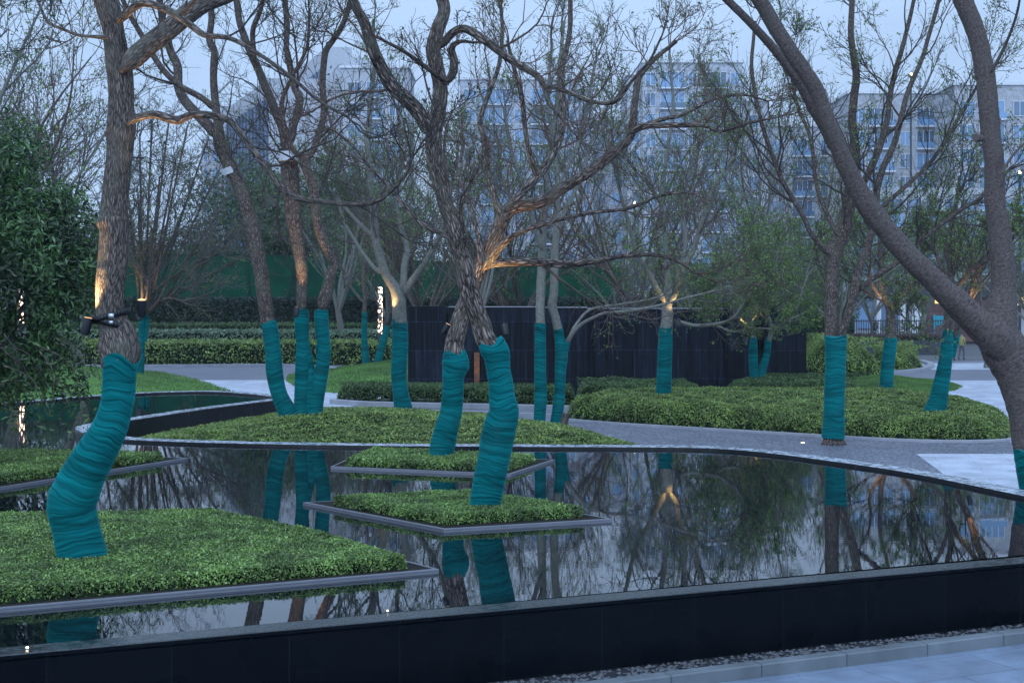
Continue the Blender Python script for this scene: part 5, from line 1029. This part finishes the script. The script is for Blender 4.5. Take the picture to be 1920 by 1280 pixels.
spotlight(162, 612, 18.0, 196, 440, 18.1, 110 * SP, 'black spotlight on the left side of the nearest trunk, aimed upward', .86, (209, 598, 66, 18.15), 50)
spotlight(266, 578, 18.0, 262, 240, 17.7, 100 * SP, 'black spotlight on the right side of the nearest trunk under the bare limb', .84, None, 40)
spotlight(836, 616, 29.2, 866, 560, 29.25, 80 * SP, 'small spotlight at the left of the back leaning trunk', .8, None, 70)
spotlight(947, 618, 28.8, 925, 500, 29.3, 26 * SP, 'black spotlight right of the crossing trunks before the wall', .95, None, 60)
spotlight(556, 585, 37.4, 561, 500, 37.7, 60 * SP, 'spotlight on the middle stem of the three stemmed tree', 1.0, None, 60)
spotlight(1272, 606, 47.5, 1262, 555, 47.8, 34 * SP, 'spotlight on the right of the upright wrapped trunk', 1.2, None, 80)
spotlight(1642, 612, 53.2, 1656, 555, 53.7, 55 * SP, 'spotlight left of the cup shaped wrapped tree', 1.2, None, 70)
spotlight(1818, 606, 42.4, 1834, 530, 42.6, 35 * SP, 'spotlight beside the slanting wrapped trunk', 1.1, None, 70)
spotlight(1398, 640, 53.8, 1406, 570, 54.4, 60 * SP, 'spotlight at the V shaped wrapped tree', 1.2, None, 70, (1, .68, .22))
spotlight(727, 598, 45.5, 735, 550, 45.8, 25 * SP, 'spotlight on the left of the thick trunk by the wall end', 1.5, None, 70)
spotlight(262, 592, 71.2, 268, 520, 71.8, 60 * SP, 'spotlight on the spreading bare tree behind the nearest trunk', 2.0, None, 70)
spotlight(894, 735, 57.9, 894, 650, 58.28, 6 * SP, 'small ground spotlight under the painted light streak on the wall', 1.3, None, 60)
def inground(p, label, s=.05):
    r = empty('ground_light', p, label, 'ground light', 'tiny flush ground lights'); m = MB(); m.tube([p + [0, 0, -.01], p + [0, 0, .012]], [s * 1.5] * 2, 16); bld(m, 'ring', M['steel'], r); m = MB(); m.tube([p + [0, 0, .013], p + [0, 0, .02]], [s] * 2, 14); bld(m, 'lens', M['lamp'], r)
inground(G(1505, 831, GZ) + [0, 0, .004], 'flush ground light in the gravel left of the thickest trunk', .04)
inground(G(51, 1216, .006), 'flush light in the front coping at the lower left corner', .011)
inground(G(727, 1147, .006), 'flush light in the front coping near the left middle', .008)

# trunk stump beside the pair
m = MB(); a = P(1057, 806, 41.8); m.tube([a, a + [.02, 0, .25], a + [.07, 0, .44]], [.11, .10, .09], 14, 0, barkfun(3, .08)); solo(m, 'cut_stump', M['bark_brown'], a, 'short cut brown stump beside the close pair of wrapped trunks', 'stump')
m = MB(); a = P(1562, 830, 39.4)
for k in range(7):
    an = -.3 - k * .42; m.tube([a + [0, 0, .12], a + [math.cos(an) * .2, math.sin(an) * .16, .06], a + [math.cos(an) * .33, math.sin(an) * .25, -.06]], [.10, .085, .04], 8, 0, barkfun(k))
for o in bpy.data.objects:
    if o.get('label', '').startswith('thickest straight'): bld(m, 'root_flare', M['bark_brown'], o)

# ------------------------------------------------------------------ people by the road
def person(loc, label, coat, legs, H=1.6, face=0.):
    s = H / 1.75; r = bpy.data.meshes.new('person')
    J = {'pelvis': (0, 0, .95, .13), 'belly': (0, 0, 1.1, .13), 'chest': (0, .0, 1.32, .15), 'neck': (0, 0, 1.5, .06), 'head': (0, -.02, 1.60, .09), 'crown': (0, -.01, 1.70, .08),
         'sl': (-.17, 0, 1.42, .065), 'el': (-.24, .03, 1.16, .045), 'hl': (-.22, -.08, .93, .035), 'sr': (.17, 0, 1.42, .065), 'er': (.24, .0, 1.16, .045), 'hr': (.23, -.12, .95, .035),
         'pl': (-.09, 0, .88, .10), 'kl': (-.10, -.12, .5, .07), 'fl': (-.10, -.10, .08, .05), 'tl': (-.10, -.24, .03, .035), 'pr': (.09, 0, .88, .10), 'kr': (.10, .05, .5, .07), 'fr': (.10, .22, .08, .05), 'tr': (.10, .10, .03, .035)}
    E = [('pelvis', 'belly'), ('belly', 'chest'), ('chest', 'neck'), ('neck', 'head'), ('head', 'crown'), ('chest', 'sl'), ('sl', 'el'), ('el', 'hl'), ('chest', 'sr'), ('sr', 'er'), ('er', 'hr'), ('pelvis', 'pl'), ('pl', 'kl'), ('kl', 'fl'), ('fl', 'tl'), ('pelvis', 'pr'), ('pr', 'kr'), ('kr', 'fr'), ('fr', 'tr')]
    ks = list(J); r.from_pydata([tuple(c * s for c in J[k][:3]) for k in ks], [(ks.index(a), ks.index(b)) for a, b in E], [])
    o = bpy.data.objects.new('person', r); C.objects.link(o); o.location = loc; o.rotation_euler = (0, 0, face)
    md = o.modifiers.new('skin', 'SKIN'); 
    for i, k in enumerate(ks): r.skin_vertices[0].data[i].radius = (J[k][3] * s,) * 2; r.skin_vertices[0].data[i].use_root = (k == 'pelvis')
    md.use_smooth_shade = True; sb = o.modifiers.new('sub', 'SUBSURF'); sb.levels = sb.render_levels = 1
    n = N('clothes ' + label[:12]); sp = n.n('ShaderNodeSeparateXYZ'); n.l(n.coord('obj'), sp.inputs[0]); dv_ = n.n('ShaderNodeMath', operation='DIVIDE'); dv_.inputs[1].default_value = 2.0; n.l(sp.outputs[2], dv_.inputs[0])
    rp = n.ramp(dv_.outputs[0], [(0, (.02, .02, .02)), (.05 * s, legs), (.47 * s, coat), (.755 * s, (.35, .2, .15)), (.82 * s, (.02, .015, .012))]); rp.node.color_ramp.interpolation = 'CONSTANT'; n.set(Base_Color=rp, Roughness=.8)
    r.materials.append(n.m); tag(o, label, 'person'); return o
person(gp(1787, 88.5, GZ), 'person in dark clothes walking at the road beside the slanting trunk', (.03, .03, .04), (.02, .02, .03), 1.6, .8)
person(gp(1803, 89.5, GZ), 'person in yellowish jacket and grey trousers walking at the road', (.30, .28, .10), (.10, .10, .12), 1.55, 2.4)

# ------------------------------------------------------------------ haze
hz = MB(); hz.box((-320, -40, -3.5), (320, 420, 60)); ho = hz.build('haze', [], None, False); tag(ho, kind='stuff')
hm = bpy.data.materials.new('evening haze'); hm.use_nodes = True; nt = hm.node_tree; nt.nodes.clear(); oo = nt.nodes.new('ShaderNodeOutputMaterial'); pv = nt.nodes.new('ShaderNodeVolumePrincipled')
pv.inputs['Color'].default_value = (.72, .84, 1, 1); pv.inputs['Density'].default_value = .0003; pv.inputs['Anisotropy'].default_value = .2; nt.links.new(pv.outputs[0], oo.inputs['Volume']); ho.data.materials.append(hm)
for o in bpy.data.objects:
    if '_org' in o: del o['_org']
